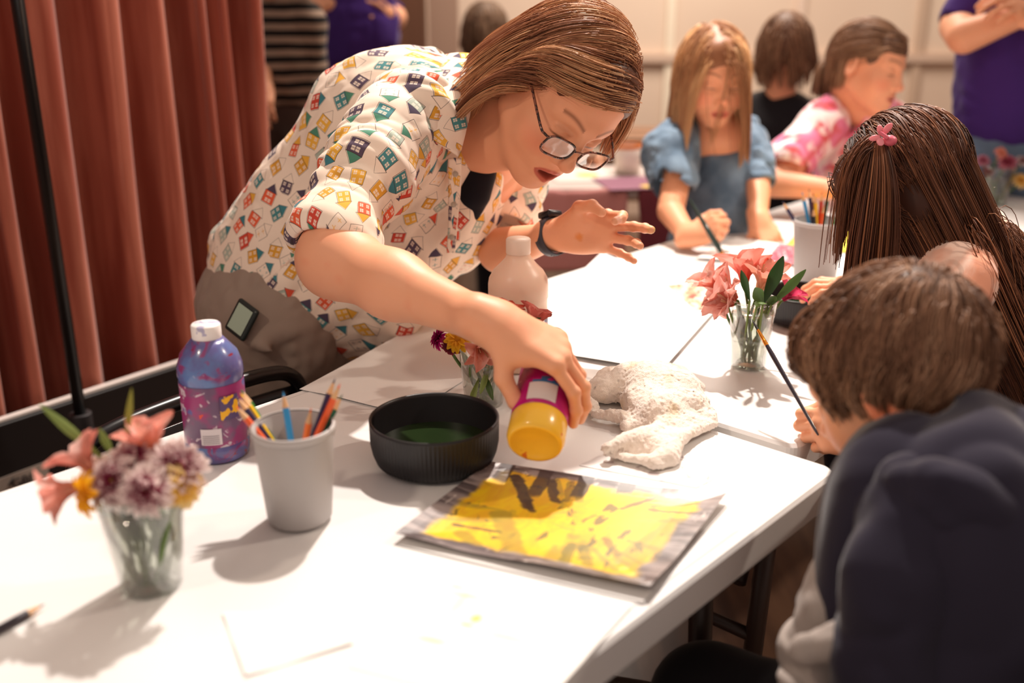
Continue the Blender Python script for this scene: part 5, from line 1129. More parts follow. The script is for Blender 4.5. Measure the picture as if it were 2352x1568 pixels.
def put_hair(h, t, n, allow, dl_fn, L_fn, flow, cols, seed, width, cuts, extra=(), nst=14, gw=.1, wob=.1, clump=.4, K=90, off=.004, lift=.012, ups=1, capt=.008, capcol=None, add=(), vox=.004, taper=.4, bulk=()):
    rt = scalp(h, n, allow, seed); W = rt @ h.R.T * h.s + h.c
    A, near = strands(W, dl_fn(rt) @ h.R.T, L_fn(rt) * (.92 + .14 * R_(seed + 1).rand(len(rt))), cmb(h)[:3] + list(extra), nst, (0, 0, -1), gw, 1.0, flow, wob, seed, clump, K, off, lift)
    parts = []
    if ups > 1: A = upsample(A, ups)
    parts.append(strand_mesh(A, width, near, cols, seed, taper))
    for (A2, n2, w2, c2) in add: parts.append(strand_mesh(A2, w2, n2, c2, seed + 3, taper))
    CS = cap_sdf(h, cuts, capt)
    for c_, r_ in bulk: CS.ell(h.w(*c_), np.array(r_) * h.s, h.R, .02)
    V2, F2 = CS.mesh(vox); parts.append((V2, F2, np.array(capcol if capcol is not None else cols[0])))
    V, Fq, C = join(parts); return mk('hair', V, Fq, m_hair, t, cols=C)
def garment(name, S, mat, parent, vox=.006, pat=None, **k):
    V, Fq = S.mesh(vox); return mk(name, V, Fq, mat, parent, pat=None if pat is None else pat(V), **k)
def plus(parts): V, Fq, C = join(parts); return V, Fq, C

def boy():
    t = person(P(2120, 1300, 1.0), 'boy in a navy hoodie seen from behind at the table corner, holding a brush')
    F = c2w(-.642, -.322, -.687); U = c2w(-.438, .888, -.007); h = Head(P(2066, 866, 1.05), F, U, .92)
    S = Sdf(); head_sdf(S, h, 1.0, .1); S.rc(h.w(0, -.03, -.06), P(2150, 1060, 1.02), .044, .055, .03)
    V1, F1 = S.mesh(.0024); C1 = head_cols(h, V1, SK, srgb(190, 90, 80), srgb(96, 66, 50), srgb(226, 110, 80), .1)
    q = h.loc(V1); w_ = np.clip(1.3 - np.linalg.norm((q - [-.085, -.006, -.008]) / [.022, .024, .036], axis=1), 0, 1)[:, None] * .7; C1 = C1 * (1 - w_) + np.array(srgb(232, 112, 70)) * w_
    Hh = hand_sdf(P(2000, 1000, 1.335), c2w(-.95, .12, -.10), c2w(-.05, .25, .95), 'L', .74, curl=((.75, 1.1, .6), (.95, 1.3, .7), (1.1, 1.4, .8), (1.2, 1.4, .8)), spread=(.02, 0, 0, -.02), thumb=((.55, .75, -.30), (.05, .97, -.25), (-.35, .85, -.35)), fat=1.12, wr=.023)
    Hh.rc(P(2010, 1060, 1.30), P(2006, 1004, 1.335), .028, .020, .02); V2, F2 = Hh.mesh(.0018)
    core = Sdf(); core.rc(P(2174, 1060, 1.006), P(2234, 1450, 0.977), .06, .09, .03); V3, F3 = core.mesh(.008)
    V, Fq, C = plus([(V1, F1, C1), (V2, F2, np.array(SK)), (V3, F3, np.array(SK))]); mk('body', V, Fq, m_skin, t, cols=C)
    navy = cloth('navy_fleece', srgb(43, 40, 54), rough=.95, sheen=.35); B = Sdf(); k = .06
    B.rc(P(2174, 1120, 1.006), P(2224, 1330, 0.977), .115, .130, k); B.rc(P(2224, 1330, 0.977), P(2260, 1640, 0.957), .130, .135, k)
    B.rc(P(2094, 1130, 0.938), P(2174, 1110, 1.094), .062, .07, k); B.rc(P(2284, 1180, 0.957), P(2364, 1420, 0.947), .09, .10, k)
    B.disp += [folds(71, .016, 7, (1, 1, 3.0)), folds(72, .005, 18, (1, 1, 2.))]
    for a_ in (([2090, 1190, .945], [2180, 1300, .93], [2260, 1450, .93]), ([2290, 1240, .93], [2210, 1370, .92], [2190, 1560, .93]), ([2180, 1230, .925], [2280, 1330, .92], [2360, 1480, .93])): B.path(list(spline([P(*q_) for q_ in a_], 4)), .020, .022)
    B.rc(h.w(0, -.03, -.10), P(2164, 1030, 1.006), .05, .052, .015, 's'); sh = garment('hoodie', B, navy, t, .0045)
    Hd = Sdf(); Hd.path(spline([P(2019, 1079, 0.962), P(2054, 1099, 0.908), P(2144, 1119, 0.879), P(2254, 1150, 0.888), P(2334, 1100, 0.957), P(2314, 1035, 1.054), P(2214, 1010, 1.113)], 4), [.018] * 4 + [.022] * 4 + [.030] * 4 + [.036] * 4 + [.034] * 4 + [.028] * 5, .03)
    Hd.path(spline([P(2144, 1154, 0.894), P(2254, 1174, 0.879), P(2334, 1144, 0.908), P(2374, 1120, 0.967)], 4), [.030, .032, .036, .038, .04, .04, .042, .042, .042, .04, .04, .038, .036], .03)
    Hd.path(spline([P(2060, 1134, .955), P(2150, 1194, .925), P(2250, 1229, .93), P(2340, 1214, .97)], 4), .020, .015); Hd.disp += [folds(75, .006, 16), folds(76, .003, 30)]; garment('hood', Hd, navy, sh, .004)
    A = Sdf(); A.path([P(2104, 1165, 0.923), P(2074, 1330, 0.899), P(2040, 1520, 0.908), P(2030, 1640, 0.927)], [.064, .062, .060, .058], .03); A.disp += [folds(77, .010, 12, (2, 2, 1)), folds(78, .004, 26)]; garment('sleeve', A, navy, sh, .0045)
    grey = cloth('grey_marl', srgb(166, 156, 150), rough=.95)
    A = Sdf(); A.path([P(2075, 1090, 1.10), P(2035, 1110, 1.22), P(2012, 1016, 1.325)], [.055, .042, .028], .02); A.rc(P(2020, 1022, 1.325), P(1985, 998, 1.345), .024, .027, .005, 's'); garment('cuff', A, grey, sh, .004)
    A = Sdf(); A.path([P(1925, 1330, 1.0), P(1905, 1400, 1.0), P(1880, 1500, 1.0), P(1880, 1640, 1.0)], [.028, .036, .046, .05], .02); A.path([P(1860, 1500, .94), P(1920, 1480, .925), P(1960, 1500, .92)], .016, .015); A.disp += [folds(79, .010, 16), folds(80, .004, 34)]; garment('grey_sleeve', A, grey, sh, .004)
    Pt = Sdf(); Pt.path([P(2230, 1640, 1.0) + [0, 0, -.10], P(2230, 1640, 1.0) + [-.22, .18, -.13]], [.10, .065], .03); kn = P(2230, 1640, 1.0) + [-.22, .18, -.13]; Pt.rc(kn, [kn[0] - .0, kn[1] + .02, .10], .065, .05, .03); Pt.rc([kn[0], kn[1], .04], [kn[0] - .1, kn[1] + .08, .035], .04, .03, .02); garment('trousers', Pt, cloth('black_sweatpants', srgb(30, 28, 32)), t, .008)
    pu = Sdf(); pu.path([P(2135, 1008, .955), P(2175, 1000, .955), P(2212, 984, .975)], [.010, .016, .012], .02); garment('purple_undershirt', pu, cloth('purple_knit', srgb(88, 58, 122)), t, .003)
    cols = [srgb(78, 52, 38), srgb(122, 86, 66), srgb(160, 120, 94), srgb(194, 156, 128)]
    cr = np.array([.0, -.075, .075])
    def dl(q): d = q - cr; d[:, 2] *= .3; d[:, 1] += .01; d += .4 * np.stack([vnoise(q * 40 + i * 9, 4) for i in range(3)], 1) * .04; return d / (np.linalg.norm(d, axis=1)[:, None] + 1e-6) + [0, 0, .25]
    def flow(p, tt): q = h.loc(p); f = np.zeros_like(q); f[:, 2] = -.30 - .25 * (np.abs(q[:, 0]) > .05); f[:, 1] = .10 * (q[:, 2] > .03) + .02; f[:, 0] = .12; f -= (q - [0, -.01, .02]) / .1 * .75; return f @ h.R.T * .5
    put_hair(h, t, 5200, lambda q: (q[:, 2] > -.045 + .9 * np.clip(q[:, 1] + .0, 0, .1) - .03 * (q[:, 1] < -.045)) & ~((q[:, 1] > .05) & (q[:, 2] < .058)) & ~((np.abs(q[:, 0]) > .055) & (q[:, 2] < .012) & (q[:, 1] > -.045)), dl, lambda q: .040 + .22 * np.clip(q[:, 2], 0, .1) - .12 * np.clip(q[:, 1], 0, .08) + .026 * (q[:, 1] < -.03), flow, cols, 21, .0009, [((0, .122, -.030), (.090, .088, .088)), ((0, .01, -.10), (.12, .075, .06)), ((-.085, .012, -.03), (.028, .034, .045))], nst=9, gw=.05, wob=.16, clump=.5, K=150, off=.003, lift=.010, ups=2, capt=.009, vox=.0035)
    return t
boy()

def long_hair_girl():
    t = person(P(2400, 1000, 1.62), 'girl in a peach top with long dark brown hair, bent over the table')
    F = c2w(-.72, -.55, -.42); U = c2w(-.40, .83, -.38); h = Head(P(2084, 430, 1.55), F, U, .93)
    S = Sdf(); head_sdf(S, h, .9, .1, (0, 0)); S.rc(h.w(0, -.03, -.06), P(2215, 560, 1.60), .045, .055, .03); V1, F1 = S.mesh(.003); C1 = head_cols(h, V1, SK, srgb(190, 90, 80), srgb(70, 46, 36), srgb(226, 110, 80), .1)
    ar = Sdf(); ar.path([P(2230, 680, 1.50), P(2110, 840, 1.50), P(2005, 705, 1.69)], [.04, .034, .026], .02); V2, F2 = ar.mesh(.005)
    Hh = hand_sdf(P(2002, 700, 1.70), c2w(-.8, .5, -.3), c2w(.2, .8, .5), 'L', .75, curl=((.5, .6, .4),) * 4, fat=1.1, wr=.022); V3, F3 = Hh.mesh(.003)
    V, Fq, C = plus([(V1, F1, C1), (V2, F2, np.array(SK)), (V3, F3, np.array(SK))]); mk('body', V, Fq, m_skin, t, cols=C)
    n0, n1, n2 = P(2200, 590, 1.60), P(2330, 800, 1.58), P(2400, 1080, 1.62); B = Sdf()
    B.rc(n0, n1, .095, .115, .05); B.rc(n1, n2, .115, .125, .05); B.rc(n2, n2 + [0, 0, -.10], .135, .15, .05); B.rc(P(2180, 640, 1.50), P(2270, 640, 1.74), .060, .06, .05); B.path([P(2200, 660, 1.47), P(2160, 760, 1.44), P(2110, 830, 1.47)], [.056, .05, .045], .03); B.disp += [folds(81, .007, 7, (1, 1, 2.4)), folds(82, .003, 24)]
    garment('peach_top', B, cloth('peach_cotton', sheen=.4, fn=lambda: cmix(smooth(noise(objco(), 11, 4, dist=.8), .42, .62), srgb(242, 170, 140), srgb(252, 218, 200))), t, .005)
    Pt = Sdf(); Pt.rc(n2, n2 + [-.25, .1, -.02], .11, .07, .04); kn = n2 + [-.25, .1, -.02]; Pt.rc(kn, [kn[0], kn[1], .10], .06, .045, .03); Pt.rc([kn[0], kn[1], .05], [kn[0] - .1, kn[1] + .05, .04], .04, .03, .02); garment('trousers', Pt, cloth('dark_denim', srgb(60, 66, 86)), t, .01)
    folding_chair((n2[0] + .19, n2[1] - .10, 0), math.atan2(.741, .672), 'black folding chair the long haired girl sits on', n2[2] + .14, None, .40, n2[2] - .27)
    cols = [srgb(44, 28, 24), srgb(70, 42, 32), srgb(98, 60, 44), srgb(126, 80, 56), srgb(164, 110, 76)]
    fdir = nrm(n1 - n0)
    def dl(q): d = np.stack([np.sign(q[:, 0] + .012) * .30, -.55 * np.ones(len(q)), -.6 * np.ones(len(q))], 1); return d
    def flow(p, tt): return np.tile(nrm(c2w(.50, -.86, .10)) * .6 * (.7 + tt), (len(p), 1)) - (p - h.w(0, 0, .02)) / .1 * (.55 if tt < .3 else .0)
    ext = [(n0 * .45 + n1 * .55, np.array([.100, .100, .16]), frame(n1 - n0)), (n1, np.array([.118] * 3), np.eye(3))]
    clip = P(2014, 322, 1.46); rg = R_(6); K = 460; th = rg.rand(K, 2) - .5
    ro = clip + c2w(1, 0, 0) * th[:, :1] * .022 + c2w(0, 0, 1) * th[:, 1:] * .022 - c2w(0, 1, 0) * .006
    d0 = c2w(-.05, -1, .1) + th[:, :1] * c2w(.5, 0, 0) + c2w(0, .25, .2)
    A2, n2_ = strands(ro, d0, .32 * (.7 + .4 * rg.rand(K)), [(h.w(0, -.012, .03), np.array([.076, .096, .088]) * h.s * 1.06, h.R)], 16, (0, 0, -1), .35, 1.0, None, .05, 12, .35, 30, .003, .012)
    K2 = 420; th2 = rg.rand(K2); ro2 = clip + c2w(-.01, -.008, 0) + .006 * rg.randn(K2, 3)      # swept section in front of the clip, dropping over the cheek
    d2 = c2w(-.9, -.35, .1) + (th2[:, None] - .5) * c2w(.2, .4, .8)
    A3, n3 = strands(ro2, d2, .17 * (.45 + .7 * rg.rand(K2)), [(h.w(0, .0, .0), np.array([.076, .098, .11]) * h.s, h.R)], 16, (0, 0, -1), .75, 1.0, None, .04, 13, .45, 24, .004, .012)
    put_hair(h, t, 6200, lambda q: (q[:, 2] > -.075 + 1.0 * np.clip(q[:, 1] - .01, 0, .1)) & ~((q[:, 1] > .055) & (q[:, 2] < .06)), dl, lambda q: .34 + .12 * R_(8).rand(len(q)), flow, cols, 31, .00105, [((0, .130, -.030), (.078, .085, .092))], ext, nst=24, gw=.16, wob=.05, clump=.4, K=130, off=.003, lift=.010, capt=.006, add=[(A2, n2_, .0010, cols[1:]), (A3, n3, .0010, cols[1:])], bulk=[((0, .004, -.036), (.0765, .058, .070))], capcol=cols[1])
    c_ = thing('hair_clip', clip, 'small pink butterfly hair clip in the dark hair of the long haired girl', 'hair clip'); mp = material('pink_plastic', srgb(246, 156, 168), .3, sss=.3)
    def wing(name, cx, cy, rx, ry, rot, cz=0):
        S = Sdf(); a = math.radians(rot); X = c2w(math.cos(a), math.sin(a), .25); Y = c2w(-math.sin(a), math.cos(a), .2); Fm = np.stack([nrm(X), nrm(Y - nrm(X) * (Y @ nrm(X))), nrm(np.cross(X, Y))], 1)
        S.ell(clip + c2w(cx * .8, cy * .8, .016 + cz), (rx * .8, ry * .8, .0022), Fm, .002); V, Fq = S.mesh(.0008); mk(name, V, Fq, mp, c_)
    wing('wing', .010, .016, .012, .0065, 52, .004); wing('wing', -.004, .015, .0075, .006, 100, .004); wing('wing', -.013, -.001, .010, .0055, 12, .004); wing('wing', -.004, -.008, .0085, .0065, -65, .006)
    S = Sdf(); S.ell(clip + c2w(.014, -.003, .012), (.0105, .009, .008), None, .003); S.rc(clip + c2w(-.003, .006, .022), clip + c2w(.006, -.001, .024), .003, .003, .003); V, Fq = S.mesh(.001); mk('clasp', V, Fq, material('deep_pink_plastic', srgb(226, 110, 130), .35), c_)
long_hair_girl()

def fair_girl():
    t = person(P(1660, 480, 2.66), 'small girl with long fair hair in a blue denim top, painting')
    F = c2w(.12, -.50, .86); U = c2w(.05, .86, .50); h = Head([0, 0, 0], F, U, .98); h.c = P(1662, 192, 2.42) - h.R @ np.array([0, .088, .005])
    skin = srgb(234, 166, 128); S = Sdf(); head_sdf(S, h, 1.0, .05); S.rc(h.w(0, -.03, -.07), P(1655, 300, 2.58), .042, .05, .03); S.rc(P(1622, 325, 2.60), P(1680, 325, 2.60), .048, .048, .05)
    V1, F1 = S.mesh(.0024); C1 = head_cols(h, V1, skin, srgb(206, 104, 88), srgb(150, 100, 70), srgb(236, 120, 90), .05)
    Hh = hand_sdf(P(1585, 545, 2.36), c2w(.80, .35, .45), c2w(-.3, .2, .9), 'R', .74, curl=((.9, 1.0, .5), (1.0, 1.1, .6), (1.1, 1.1, .6), (1.2, 1.1, .6)), thumb=((.6, .7, -.3), (.2, .9, -.3), (-.1, .9, -.4)), fat=1.12, wr=.022)
    Hh.path([P(1560, 380, 2.52), P(1540, 485, 2.46), P(1580, 542, 2.37)], [.036, .033, .022], .02); V2, F2 = Hh.mesh(.0024)
    Hg = hand_sdf(P(1742, 505, 2.50), c2w(.35, -.75, .45), c2w(-.1, .6, .8), 'L', .74, curl=((.4, .5, .3),) * 4, spread=(.18, .05, -.1, -.25), fat=1.1, wr=.022)
    Hg.path([P(1735, 380, 2.62), P(1742, 440, 2.56), P(1742, 500, 2.505)], [.034, .030, .022], .02); V3, F3 = Hg.mesh(.0024)
    V, Fq, C = plus([(V1, F1, C1), (V2, F2, np.array(skin)), (V3, F3, np.array(skin))]); mk('body', V, Fq, m_skin, t, cols=C)
    den = cloth('chambray', rough=.9, fn=lambda: cmix(smooth(noise(objco(), 14, 5), .3, .7), srgb(84, 104, 124), srgb(124, 146, 166)))
    B = Sdf(); B.rc(P(1590, 335, 2.66), P(1710, 335, 2.68), .070, .07, .05); B.rc(P(1655, 400, 2.66), P(1650, 560, 2.68), .115, .12, .05); B.rc(P(1650, 560, 2.68), P(1640, 740, 2.70), .13, .17, .05)
    B.ell(P(1648, 262, 2.58), (.052, .075, .070), None, .02, 's'); B.disp += [folds(91, .010, 10, (1, 1, 2.5)), folds(92, .004, 24)]
    pass; top = garment('denim_top', B, den, t, .0045)
    for pts, rs, c1, nv, cr, sd in (([P(1575, 305, 2.60), P(1540, 350, 2.54), P(1545, 405, 2.50)], [.055, .074, .068], P(1545, 428, 2.49), c2w(.03, -1, .2), .054, 93), ([P(1705, 300, 2.68), P(1730, 350, 2.64), P(1742, 405, 2.60)], [.05, .055, .048], P(1744, 415, 2.59), c2w(0, -1, .2), .040, 95)):
        A = Sdf(); A.path(pts, rs, .03); A.torus(c1, nv, cr, .008, .012); A.rc(c1, c1 + nrm(nv) * .06, cr - .006, cr, .006, 's'); A.disp += [folds(sd, .008, 18, (1, 1, 2)), folds(sd + 1, .003, 34)]; garment('sleeve', A, den, top, .004)
    Sk_ = Sdf(); Sk_.rc(P(1640, 700, 2.70), [P(1640, 700, 2.70)[0], P(1640, 700, 2.7)[1], .40], .16, .14, .05)
    for s_ in (-1, 1): Sk_.rc([P(1640, 700, 2.70)[0] + s_ * .06, P(1640, 700, 2.7)[1], .40], [P(1640, 700, 2.70)[0] + s_ * .07, P(1640, 700, 2.7)[1], .04], .06, .045, .03)
    Sk_.disp += [folds(97, .008, 12)]; garment('jeans', Sk_, cloth('dark_denim_b', srgb(66, 78, 98)), t, .008)
    cols = [srgb(140, 92, 62), srgb(176, 124, 86), srgb(208, 158, 112), srgb(236, 194, 146)]
    def dl(q): s_ = np.where(q[:, 0] > .012, 1., -1.); return np.stack([s_ * .55, .15 * np.clip(q[:, 1] / .05, -1, 1), -.5 * np.ones(len(q))], 1)
    def flow(p, tt): q = h.loc(p); f = np.zeros_like(q); f[:, 0] = -np.sign(q[:, 0]) * np.clip((np.abs(q[:, 0]) - .085) / .03, -.3, 1.2) * .4 * (tt > .25); f[:, 2] = -.3; f[:, 1] = -.05 * (tt < .5); return f @ h.R.T
    put_hair(h, t, 3600, lambda q: (q[:, 2] > -.03 + .9 * np.clip(q[:, 1], 0, .1)) & ~((q[:, 1] > .045) & (q[:, 2] < .062 - .5 * np.abs(q[:, 0]))), dl, lambda q: .23 + .5 * np.clip(q[:, 2], -.02, .1), flow, cols, 41, .0012, [((0, .118, -.045), (.058, .085, .094))], [(P(1655, 420, 2.66), np.array([.09, .09, .10]), np.eye(3)), (h.w(0, .01, -.02), np.array([.076, .080, .11]), h.R), (h.w(0, .070, -.06), np.array([.070, .06, .13]), h.R)], nst=18, gw=.8, wob=.07, clump=.5, K=80, off=.003, lift=.010, capt=.006)
fair_girl()

def tie_dye_girl():
    t = person(P(1960, 500, 2.95), 'girl with tied back light brown hair in a pink and red tie-dye T-shirt')
    F = c2w(.70, -.38, .59); U = c2w(.22, .91, .33); h = Head([0, 0, 0], F, U, 1.0); h.c = P(2058, 168, 2.72) - h.R @ np.array([0, .088, .0])
    skin = srgb(232, 164, 130); S = Sdf(); head_sdf(S, h, .6, .05); S.rc(h.w(0, -.03, -.07), P(1985, 250, 2.85), .045, .055, .03)
    V1, F1 = S.mesh(.0026); C1 = head_cols(h, V1, skin, srgb(200, 110, 96), srgb(120, 84, 64), srgb(230, 126, 100), .05)
    ar = Sdf(); ar.path([P(1850, 340, 2.80), P(1775, 420, 2.74), P(1925, 437, 2.66)], [.046, .040, .024], .03); ar.path([P(2060, 320, 2.85), P(2090, 420, 2.80), P(2010, 450, 2.70)], [.04, .035, .024], .03); V2, F2 = ar.mesh(.005)
    Hh = hand_sdf(P(1925, 438, 2.66), c2w(1, -.05, .1), c2w(0, .8, .6), 'L', .82, curl=((.4, .5, .3),) * 4, fat=1.05); V3, F3 = Hh.mesh(.003)
    V, Fq, C = plus([(V1, F1, C1), (V2, F2, np.array(skin)), (V3, F3, np.array(skin))]); mk('body', V, Fq, m_skin, t, cols=C)
    def tie():
        p = objco(); c = cmix(smooth(noise(p, 9, 3, dist=1.5), .40, .60), srgb(230, 130, 166), srgb(214, 92, 96)); c = cmix(smooth(noise(p, 13, 2, dist=1), .46, .58), c, srgb(250, 226, 224)); return cmix(smooth(noise(p, 7, 2, dist=1), .60, .68) * .7, c, srgb(166, 110, 170))
    B = Sdf(); B.rc(P(1900, 262, 2.84), P(2050, 272, 2.94), .062, .06, .05); B.rc(P(1975, 300, 2.92), P(1960, 480, 2.96), .115, .125, .06); B.rc(P(1960, 480, 2.96), P(1960, 640, 3.0), .125, .14, .05); B.ell(h.w(0, -.03, -.155), (.06, .06, .04), None, .02, 's'); B.disp += [folds(101, .010, 9, (1, 1, 2)), folds(102, .004, 20)]
    m_ = cloth('tie_dye', fn=tie); sh = garment('tie_dye_shirt', B, m_, t, .005)
    A = Sdf(); A.path([P(1895, 275, 2.84), P(1840, 340, 2.80), P(1805, 375, 2.77)], [.068, .070, .072], .03); A.rc(P(1805, 390, 2.77), P(1780, 430, 2.74), .055, .075, .006, 's'); A.disp += [folds(104, .008, 14)]; garment('sleeve', A, m_, sh, .005)
    Pt = Sdf(); o = P(1960, 640, 3.0); Pt.rc(o, [o[0], o[1] - .25, .46], .13, .09, .04); Pt.rc([o[0], o[1] - .25, .44], [o[0], o[1] - .25, .05], .07, .05, .03); garment('trousers', Pt, cloth('black_trouser', srgb(30, 28, 34)), t, .012)
    cols = [srgb(96, 68, 52), srgb(126, 92, 70), srgb(156, 118, 92), srgb(184, 146, 116)]
    def dl(q): return np.stack([q[:, 0] * 4, -1 * np.ones(len(q)), .1 * np.ones(len(q))], 1)
    tail = h.w(0, -.115, -.02)
    def flow(p, tt): v = tail - p; return v / (np.linalg.norm(v, axis=1)[:, None] + .01) * (1.4 if tt < .55 else 0) + np.array([0, 0, -1.0]) * (0 if tt < .55 else .9)
    put_hair(h, t, 2600, lambda q: (q[:, 2] > -.02 + .9 * np.clip(q[:, 1], 0, .1)) & ~((q[:, 1] > .045) & (q[:, 2] < .058 - .45 * np.abs(q[:, 0]))) & ~((np.abs(q[:, 0]) > .06) & (q[:, 2] < .02) & (q[:, 1] > -.03)), dl, lambda q: .20 + 0 * q[:, 0], flow, cols, 51, .0012, [((0, .124, -.052), (.080, .078, .098)), ((.0, .0, -.07), (.12, .05, .06)), ((-.085, .0, -.01), (.03, .035, .04)), ((.085, .0, -.01), (.03, .035, .04))], nst=14, gw=.0, wob=.04, clump=.4, K=60, off=.003, lift=.006, capt=.004)
tie_dye_girl()

def adult(px, d, foot_y, label, shirt_m, hem_y, legs_m, arms, width=.19, depth=.12, hairc=None, face=(0, -1, 0), seed=200, hgt=1.66, sleeve_end=None, headc=None, shoulders=None, extra=None):
    """standing helper in the background; arms = list of skin paths in room coordinates"""
    o = P(px, hem_y, d); X, Y = o[0], o[1]; t = person((X, Y), label); f = nrm(face); lt = np.array([-f[1], f[0], 0]); hz = o[2]
    sz = hgt - .30; h = Head([X, Y, hgt - .12] + f * .03, f + [0, 0, -.25], [0, 0, 1], 1.0)
    S = Sdf(); head_sdf(S, h, 0, .1); S.rc(h.w(0, -.03, -.06), [X, Y, sz], .05, .06, .03); V1, F1 = S.mesh(.0045); C1 = head_cols(h, V1, SK, srgb(190, 90, 80), srgb(90, 60, 46), srgb(226, 120, 90), .1); parts = [(V1, F1, C1)]
    for (pts, rs) in arms:
        A = Sdf(); A.path(pts, rs, .03); e = pts[-1]; dr = nrm(pts[-1] - pts[-2]); V, Fq = A.mesh(.006); parts.append((V, Fq, np.array(SK)))
        V, Fq = hand_sdf(e, dr, [0, -.6, .8], 'L', .95, curl=((.5, .6, .4),) * 4).mesh(.004); parts.append((V, Fq, np.array(SK)))
    V, Fq, C = plus(parts); mk('body', V, Fq, m_skin, t, cols=C)
    B = Sdf(); W = width; R3 = np.stack([lt, f, [0, 0, 1]], 1)
    for z, w, dp in ((sz - .06, W * 1.0, depth), (sz - .22, W * .95, depth * 1.05), ((sz - .22 + hz + .18) / 2, W * .88, depth * 1.02), (hz + .18, W * .86, depth), (hz + .06, W * .95, depth * 1.05)): B.ell([X, Y, z], (w, dp, .15), R3, .08)
    B.disp += [folds(seed, .010, 8, (1, 1, 2)), folds(seed + 1, .004, 20)]
    zc = hz - .01; B._a(lambda p: zc - p[:, 2], (-9,) * 3, (9,) * 3, .01, 'i')
    sh = garment('shirt', B, shirt_m, t, .007)
    for i, s_ in enumerate((-1, 1)):
        a0 = np.array([X, Y, sz - .03]) + lt * s_ * (W - .03); e = arms[i][0][0] if i < len(arms) else a0 + [0, 0, -.3]
        A = Sdf(); A.path([a0, e], [.075, .062], .03); A.rc(e, e + nrm(e - a0) * .05, .048, .055, .006, 's'); A.disp += [folds(seed + 4 + i, .007, 14)]; garment('sleeve', A, shirt_m, sh, .007)
    L = Sdf(); L.ell([X, Y, hz - .02], (W * .9, depth, .12), R3, .06)
    for s_ in (-1, 1): q = np.array([X, Y, 0]) + lt * s_ * .09; L.path([q + [0, 0, hz - .08], q + [0, 0, .48], q + [0, 0, .08]], [.095, .07, .055], .03)
    L.disp += [folds(seed + 7, .006, 12)]; garment('jeans', L, legs_m, t, .009)
    F2 = Sdf()
    for s_ in (-1, 1): q = np.array([X, Y, .05]) + lt * s_ * .09; F2.rc(q, q + f * .15 - [0, 0, .01], .05, .038, .03)
    garment('shoes', F2, m_blackmatt, t, .009)
    cols = hairc or [srgb(50, 34, 28), srgb(84, 58, 46), srgb(110, 78, 60)]
    put_hair(h, t, 900, lambda q: (q[:, 2] > -.04 + .9 * np.clip(q[:, 1], 0, .1)) & ~((q[:, 1] > .055) & (q[:, 2] < .06)), lambda q: np.stack([np.sign(q[:, 0]), -.3 + 0 * q[:, 0], 0 * q[:, 0]], 1), lambda q: .14 + 0 * q[:, 0], None, cols, seed, .0022, [((0, .122, -.030), (.080, .085, .095))], nst=8, gw=.4, wob=.08, vox=.007)
    return t
m_purple = cloth('purple_cotton', srgb(66, 40, 112), rough=.9); m_jean = cloth('blue_jeans', srgb(96, 116, 140)); m_djean = cloth('slate_jeans', srgb(60, 70, 84))
q = P(2310, 320, 3.0)
adult(2315, 3.02, 0, 'standing adult in a purple T-shirt and jeans at the right edge, forearms raised', m_purple, 322, m_jean, [([P(2200, 60, 2.88), P(2215, 84, 2.80), P(2335, 40, 2.72)], [.050, .048, .032]), ([P(2440, 60, 2.95), P(2450, 90, 2.85), P(2360, 30, 2.72)], [.048, .045, .03])], .165, .12, face=(-.15, -1, 0), seed=210, hgt=1.68)
adult(822, 3.95, 0, 'standing adult in a dark purple T-shirt behind the leaning woman, arms folded', m_purple, 172, m_djean, [([P(905, 40, 3.95), P(880, 30, 3.82), P(760, 12, 3.78)], [.050, .046, .034]), ([P(735, 30, 3.9), P(738, 24, 3.84), P(800, 6, 3.80)], [.046, .045, .034])], .165, .12, face=(-.2, -1, 0), seed=230, hgt=1.72)
def stripes(): z = sep(objco()); return cmix(smooth(M('SINE', z[2] * 150.0 + noise(objco(), 5, 2) * 3.0), -.1, .25), srgb(24, 20, 20), srgb(146, 124, 108))
adult(668, 3.55, 0, 'person in a black and beige striped sweater between the curtain and the purple T-shirt', cloth('striped_knit', fn=stripes), 232, cloth('brown_trouser', srgb(70, 54, 48)), [([P(628, 90, 3.5), P(610, 150, 3.42), P(606, 196, 3.38)], [.036, .030, .024])], .115, .10, face=(-.5, -1, 0), seed=250, hgt=1.56, hairc=[srgb(40, 26, 22), srgb(70, 44, 36), srgb(90, 60, 46)])

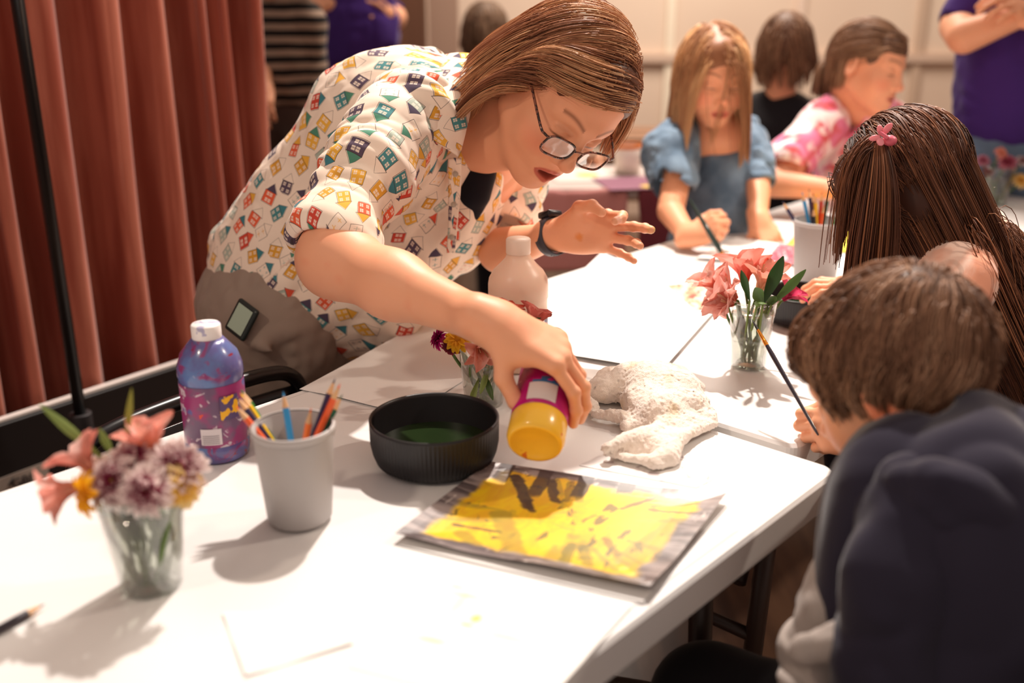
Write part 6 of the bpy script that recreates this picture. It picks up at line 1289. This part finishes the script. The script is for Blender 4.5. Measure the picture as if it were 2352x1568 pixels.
def seated_back(px, py, d, label, face, cols, shirt, hs, L, seed, W, torso_y, kid=.5):
    h = Head(P(px, py, d), face, [0, 0, 1] + .0 * np.array(face), hs); c = h.c; t = person((c[0], c[1] + .05), label)
    S = Sdf(); head_sdf(S, h, kid, .1); S.rc(h.w(0, -.03, -.06), c + [0, .03, -.24], .045, .06, .03); V1, F1 = S.mesh(.005); mk('body', V1, F1, m_skin, t, cols=head_cols(h, V1, SK, srgb(190, 90, 80), srgb(90, 60, 46), srgb(226, 120, 90), .1))
    B = Sdf(); B.rc(c + [-W, .03, -.27], c + [W, .03, -.27], .07, .07, .06); B.rc(c + [0, .05, -.33], c + [0, .06, -.75], W + .02, W + .03, .08)
    for s_ in (-1, 1): B.path([c + [s_ * (W + .02), .02, -.28], c + [s_ * (W + .06), -.03, -.52], c + [s_ * (W - .05), -.20, -.56]], [.065, .055, .045], .04)
    B.disp += [folds(seed, .010, 9)]; garment('black_shirt', B, shirt, t, .007)
    Pt = Sdf(); o = c + [0, .06, -.78]; Pt.rc(o, [o[0], o[1] + .1, .5], .13, .09, .04); Pt.rc([o[0], o[1] + .1, .5], [o[0], o[1] + .1, .04], .08, .06, .03); garment('trousers', Pt, cloth('dark_trouser_%d' % seed, srgb(36, 34, 40)), t, .012)
    put_hair(h, t, 1500, lambda q: (q[:, 2] > -.04 + .9 * np.clip(q[:, 1], 0, .1)) & ~((q[:, 1] > .055) & (q[:, 2] < .06)), lambda q: np.stack([np.sign(q[:, 0]) * .4, -.4 + 0 * q[:, 0], -.3 + 0 * q[:, 0]], 1), lambda q: L + 0 * q[:, 0], None, cols, seed, .0020, [((0, .122, -.030), (.080, .085, .095))], nst=14, gw=.7, wob=.28, clump=.5, vox=.006, capt=.012, lift=.008)
m_bk = cloth('black_cotton', srgb(30, 28, 32))
seated_back(1803, 118, 3.4, 'person with wavy brown hair and a black shirt turned away behind the two girls', nrm([.25, 1, -.1]), [srgb(110, 78, 60), srgb(146, 108, 82), srgb(178, 138, 108)], m_bk, 1.0, .09, 270, .19, 300)
seated_back(1118, 78, 4.1, 'distant person in black with light brown hair, head just behind the leaning woman', nrm([.4, 1, -.1]), [srgb(92, 70, 54), srgb(130, 100, 78), srgb(160, 128, 102)], m_bk, 1.0, .09, 290, .15, 200)
